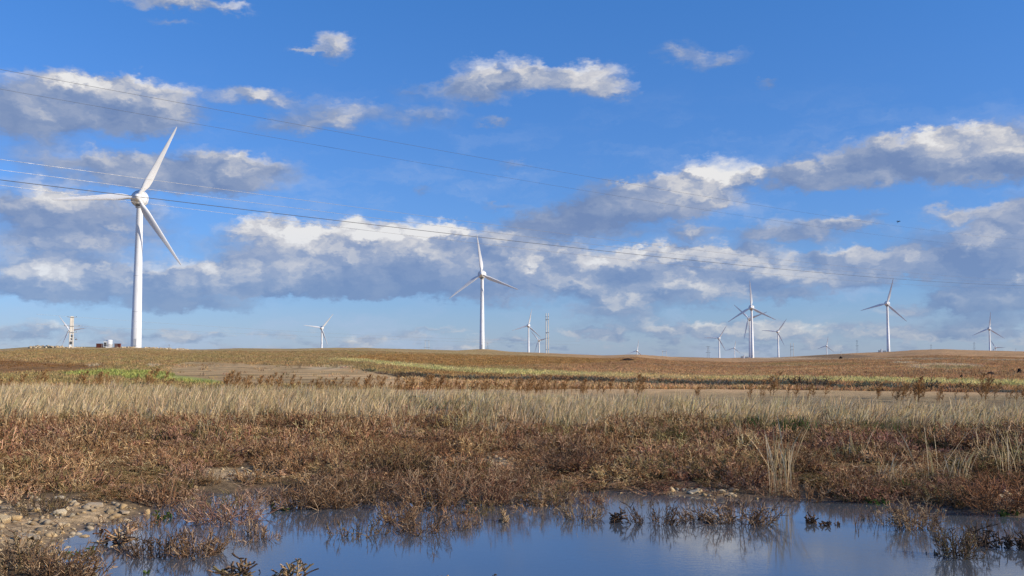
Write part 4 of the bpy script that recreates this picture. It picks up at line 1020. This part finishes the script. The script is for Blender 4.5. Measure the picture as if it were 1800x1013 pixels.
# ------------------------------------------------------------------ single clumps in and around the pond
def bushes(pal, **kw): 
    V_, F_, C_ = shrub(rg, pal, **kw); hx = np.percentile(np.abs(V_[:, :2]), 96)*2; hz = np.percentile(V_[:, 2], 98)
    return V_, F_, C_, hx, hz
FULL = dict(stems=64, twigs=10, n=3, seg=4, rad=.0038, hgt=.30)
OPEN = dict(stems=44, twigs=9, n=3, seg=4, rad=.0038, hgt=.28, spread=1.1)
SPRIG = dict(stems=9, twigs=10, n=4, seg=4, rad=.0038, hgt=.24, spread=.5, up=1.0, buds=1, root=.03)
TWO = dict(stems=3, twigs=1, n=5, seg=4, rad=.008, hgt=.22, spread=.7, root=.012)
CL = [ # u, base y, width px, height px, palette, form, label
 (272,972,110,40,P_DARK,FULL,'dark wet clump in the pond, left half of the pair below the tower reflection'),
 (345,974,95,48,P_BROWN+P_DARK,FULL,'brown-topped clump in the pond, right half of the pair below the tower reflection'),
 (440,948,80,34,P_BROWN+P_DARK,OPEN,'low brown clump in the water below the pinkish bush'),
 (400,916,130,54,P_PINK,FULL,'pinkish bush at the left pond edge with a green tuft to its left'),
 (350,905,90,30,P_PINK+P_DARK,OPEN,'dull pink thin bush just left of the pinkish pond-edge bush'),
 (525,892,100,52,P_DARK+P_BROWN,FULL,'dark brown bush right of the small pool in the left thicket'),
 (585,890,100,50,P_BROWN,FULL,'tan-topped brown bush behind the dark brown one at the pond edge'),
 (625,938,95,34,P_DARK+P_OLIVE,OPEN,'low dark clump in the water below the yellow stones'),
 (745,932,110,48,P_DARK+P_BROWN,OPEN,'ragged dark clump standing in the water right of the yellow stone'),
 (700,918,80,45,P_BROWN,OPEN,'brown twiggy clump behind the yellow pond-edge stone'),
 (760,893,120,62,P_BROWN+P_RED,FULL,'large reddish-brown clump at the pond edge left of the tan feathery sprig'),
 (860,885,120,58,P_RED,FULL,'reddest large clump at the middle pond edge'),
 (960,885,100,46,P_BROWN+P_OLIVE,FULL,'olive-brown clump at the right end of the middle pond edge'),
 (850,902,70,26,P_OLIVE,OPEN,'olive low clump in front of the reddest pond-edge clump'),
 (886,917,20,26,P_TAN,SPRIG,'small tan feathery sprig alone in the water at the middle'),
 (1020,912,70,36,P_TAN+P_DARK,OPEN,'tan and dark clump in the water left of the small dark sprigs'),
 (1083,918,30,28,P_DARK,SPRIG,'small dark sprig in the water just right of the tan and dark clump'),
 (1040,884,60,28,P_RED,OPEN,'small red-brown clump at the far pond edge'),
 (1150,920,85,42,P_DARK,OPEN,'dark twiggy clump in the water, left one of the large middle pair'),
 (1225,915,70,34,P_DARK+P_BROWN,OPEN,'low dark clump joining the large middle pair in the water'),
 (1300,918,125,52,P_DARK+P_BROWN,FULL,'widest dark twiggy clump in the water above the bright cloud reflection'),
 (1428,920,22,20,P_DARK,SPRIG,'tiny dark sprig in open water, first to the right of the widest clump'),
 (1447,924,18,14,P_DARK,SPRIG,'tiny dark sprig in open water, second to the right of the widest clump'),
 (1467,922,20,12,P_DARK,SPRIG,'tiny dark sprig in open water, third to the right of the widest clump'),
 (1507,927,8,28,P_BROWN,TWO,'lone upright twig in open water left of the tan clump'),
 (1560,915,80,34,P_TAN+P_DARK,OPEN,'left half of the tan spreading clump in the water at right'),
 (1610,930,70,52,P_TAN+P_BROWN,OPEN,'right half of the tan spreading clump in the water at right'),
 (1645,934,10,24,P_BROWN,TWO,'lone upright twig right of the tan spreading clump'),
 (1684,980,66,58,P_DARK+P_OLIVE,OPEN,'bold dark branching clump in open water at lower right'),
 (1640,974,16,12,P_DARK,SPRIG,'tiny dark sprig left of the bold dark clump at lower right'),
 (1727,958,34,42,P_DARK,SPRIG,'dark upright sprig right of the bold dark clump'),
 (1768,963,26,30,P_DARK,SPRIG,'thin dark forked sprig between two others near the right edge'),
 (1797,966,26,34,P_DARK,SPRIG,'dark sprig cut by the right edge of the frame'),
 (515,1022,55,48,P_OLIVE+P_TAN,SPRIG,'olive budded sprig at the bottom of the frame'),
 (405,1020,80,44,P_OLIVE+P_DARK,SPRIG,'dark olive sprigs at the bottom, left of the budded one'),
 (460,1016,70,16,P_DARK,OPEN,'low dark sprawl between the olive sprigs at the bottom'),
 (760,1030,60,36,P_BROWN,TWO,'bare forked twig rising from the bottom edge'),
 (867,1026,16,30,P_BROWN,TWO,'single bare twig at the bottom edge right of the forked one'),
 (1750,902,120,60,P_RUST,FULL,'rust-orange bush on the right pond edge'),
 (1690,890,70,40,P_RUST+P_BROWN,OPEN,'thin rusty bush left of the rust-orange one on the right pond edge'),
 (1500,876,90,38,P_RED,OPEN,'reddish bush at the foot of the tall straws on the right bank'),
 (1590,872,80,36,P_BROWN,OPEN,'brown thin bush with green grass beside it on the right bank'),
 (60,1010,190,58,P_BROWN+P_OLIVE,FULL,'large tan bush in the bottom left corner'),
 (8,1000,110,44,P_TAN+P_DARK,FULL,'dark tan bush cut by the left edge in the bottom corner'),
 (120,1020,110,48,P_BROWN+P_DARK,FULL,'tan twiggy bush right of the large corner bush, above the flat yellow stone'),
 (75,900,80,34,P_OLIVE+P_DARK,OPEN,'dark olive tuft left of the rounded pale stone'),
 (205,957,60,34,P_TAN+P_RED,SPRIG,'orange-tan sprig in the water below the gravel bank'),
 (200,930,80,24,P_DARK+P_BROWN,OPEN,'dark low clump at the water edge of the gravel bank'),
 (255,925,60,28,P_BROWN+P_RED,OPEN,'brown twigs crossing the white tower reflection'),
 (722,832,110,42,P_OLIVE+P_DARK,FULL,'dark olive bush left of the middle gravel clearing'),
 (1000,830,120,52,P_DARK+P_RED,FULL,'dark reddish bush right of the middle gravel clearing'),
 (500,828,80,30,P_DARK+P_BROWN,FULL,'dark brown bush at the right end of the left gravel clearing'),
 (660,880,120,50,P_BROWN+P_DARK,FULL,'brown clump between the dark brown bush and the large reddish-brown one'),
 (680,862,110,44,P_RED+P_DARK,FULL,'dull red clump behind the small pools in the middle of the thicket'),
 (800,858,120,46,P_BROWN+P_RED,FULL,'brown bush behind the large reddish-brown pond-edge clump'),
 (910,862,110,44,P_BROWN+P_DARK,FULL,'brown bush behind the olive-brown pond-edge clump'),
 (590,862,100,40,P_BROWN+P_DARK,FULL,'dark-based brown bush at the back of the small pools'),
 (300,880,100,38,P_RED+P_BROWN,FULL,'reddish bush at the right end of the left gravel bank'),
 (450,882,70,30,P_PINK+P_BROWN,OPEN,'small pinkish shrub behind the pinkish bush, by the small pool'),
 (820,925,60,26,P_DARK+P_BROWN,OPEN,'low dark strands in the water under the reddest clump'),
 (286,911,26,18,P_GREEN,SPRIG,'small bright green tuft in the shallows left of the pinkish bush'),
 (152,975,40,14,P_GREEN,SPRIG,'flat green tuft in the water right of the large corner bush'),
 (268,1005,34,10,P_GREEN,SPRIG,'floating green tuft near the bottom left'),
 (487,897,30,14,P_GREEN+P_OLIVE,SPRIG,'small green tuft at the foot of the dark brown bush'),
 (1775,906,30,8,P_GREEN,SPRIG,'flat green tuft at the water edge under the rust-orange bush'),
 (1540,886,30,12,P_GREEN,SPRIG,'small green tuft on the water edge of the right bank')]
for (u_, y_, w_, h_, pal, form, lab) in CL:
    p, r_ = hit(u_, y_); k_ = r_/FPX; fm = dict(form); fm['hgt'] = h_*k_*.85
    fm['spread'] = min(1.5, max(.35, form.get('spread', 1.0)*w_/h_/2.2)) if h_ > 12 else 1.2
    if form is SPRIG: fm['spread'] = min(fm['spread'], .75)
    V_, F_, C_, hx, hz = bushes(pal, **fm)
    sx, sz_ = w_*k_/hx, h_*k_/hz
    sx = min(sx, 1.8*sz_); sx = max(sx, .4*sz_)
    nm = 'glasswort_clump' if pal is not P_GREEN else 'green_tuft'
    o = put(nm, mesh_arrays(nm, V_, F_, M_TWIG if nm[0] == 'g' and pal is not P_GREEN else M_LEAF, C_), None, (p.x, p.y, max(p.z, -.05)), (0, 0, wr.uniform(0, 6.28)), (sx, sx, sz_))
    tag(o, lab, 'shrub' if pal is not P_GREEN else 'green tuft', 'clumps in and around the pond')
TALL = [(1368,872,135,9,.03,'tallest pale straw tuft, on the bank left of the reddish bush'),(1390,868,95,8,-.05,'shorter pale straw tuft beside the tallest one'),(1636,850,100,4,.0,'single group of straight tall straws on the right bank'),
        (1560,850,55,10,.2,'leaning straw tuft in the middle of the right bank'),(1690,850,60,12,.1,'bushy pale straw tuft above the rust-orange bush'),(1775,845,90,7,-.1,'pale straw tuft near the right edge of the bank'),
        (1500,815,60,6,.0,'thin straw tuft standing out of the brown thicket at right'),(1300,790,60,5,.05,'thin straw tuft at the far side of the thicket right of the middle'),(1740,820,60,8,.05,'thick straw tuft left of the right edge tuft'),
        (870,775,45,9,.1,'pale straw tuft in the thicket under the middle turbine'),(700,770,40,8,.05,'pale straw tuft left of the one under the middle turbine'),(145,730,50,14,.05,'dense pale straw tuft at far left')]
for (u_, y_, h_, n_, l_, lab) in TALL:
    p, r_ = hit(u_, y_); H_ = h_*r_/FPX
    V_, F_, C_ = tuft(rg, P_STRAW, int(n_*2.6), H_, .0036*max(1, r_/14), l_, .16, None, .6)
    o = put('straw_tuft', mesh_arrays('straw_tuft', V_, F_, M_GRASS, C_), None, p); tag(o, lab, 'straw tuft', 'tall straw tufts in the thicket')
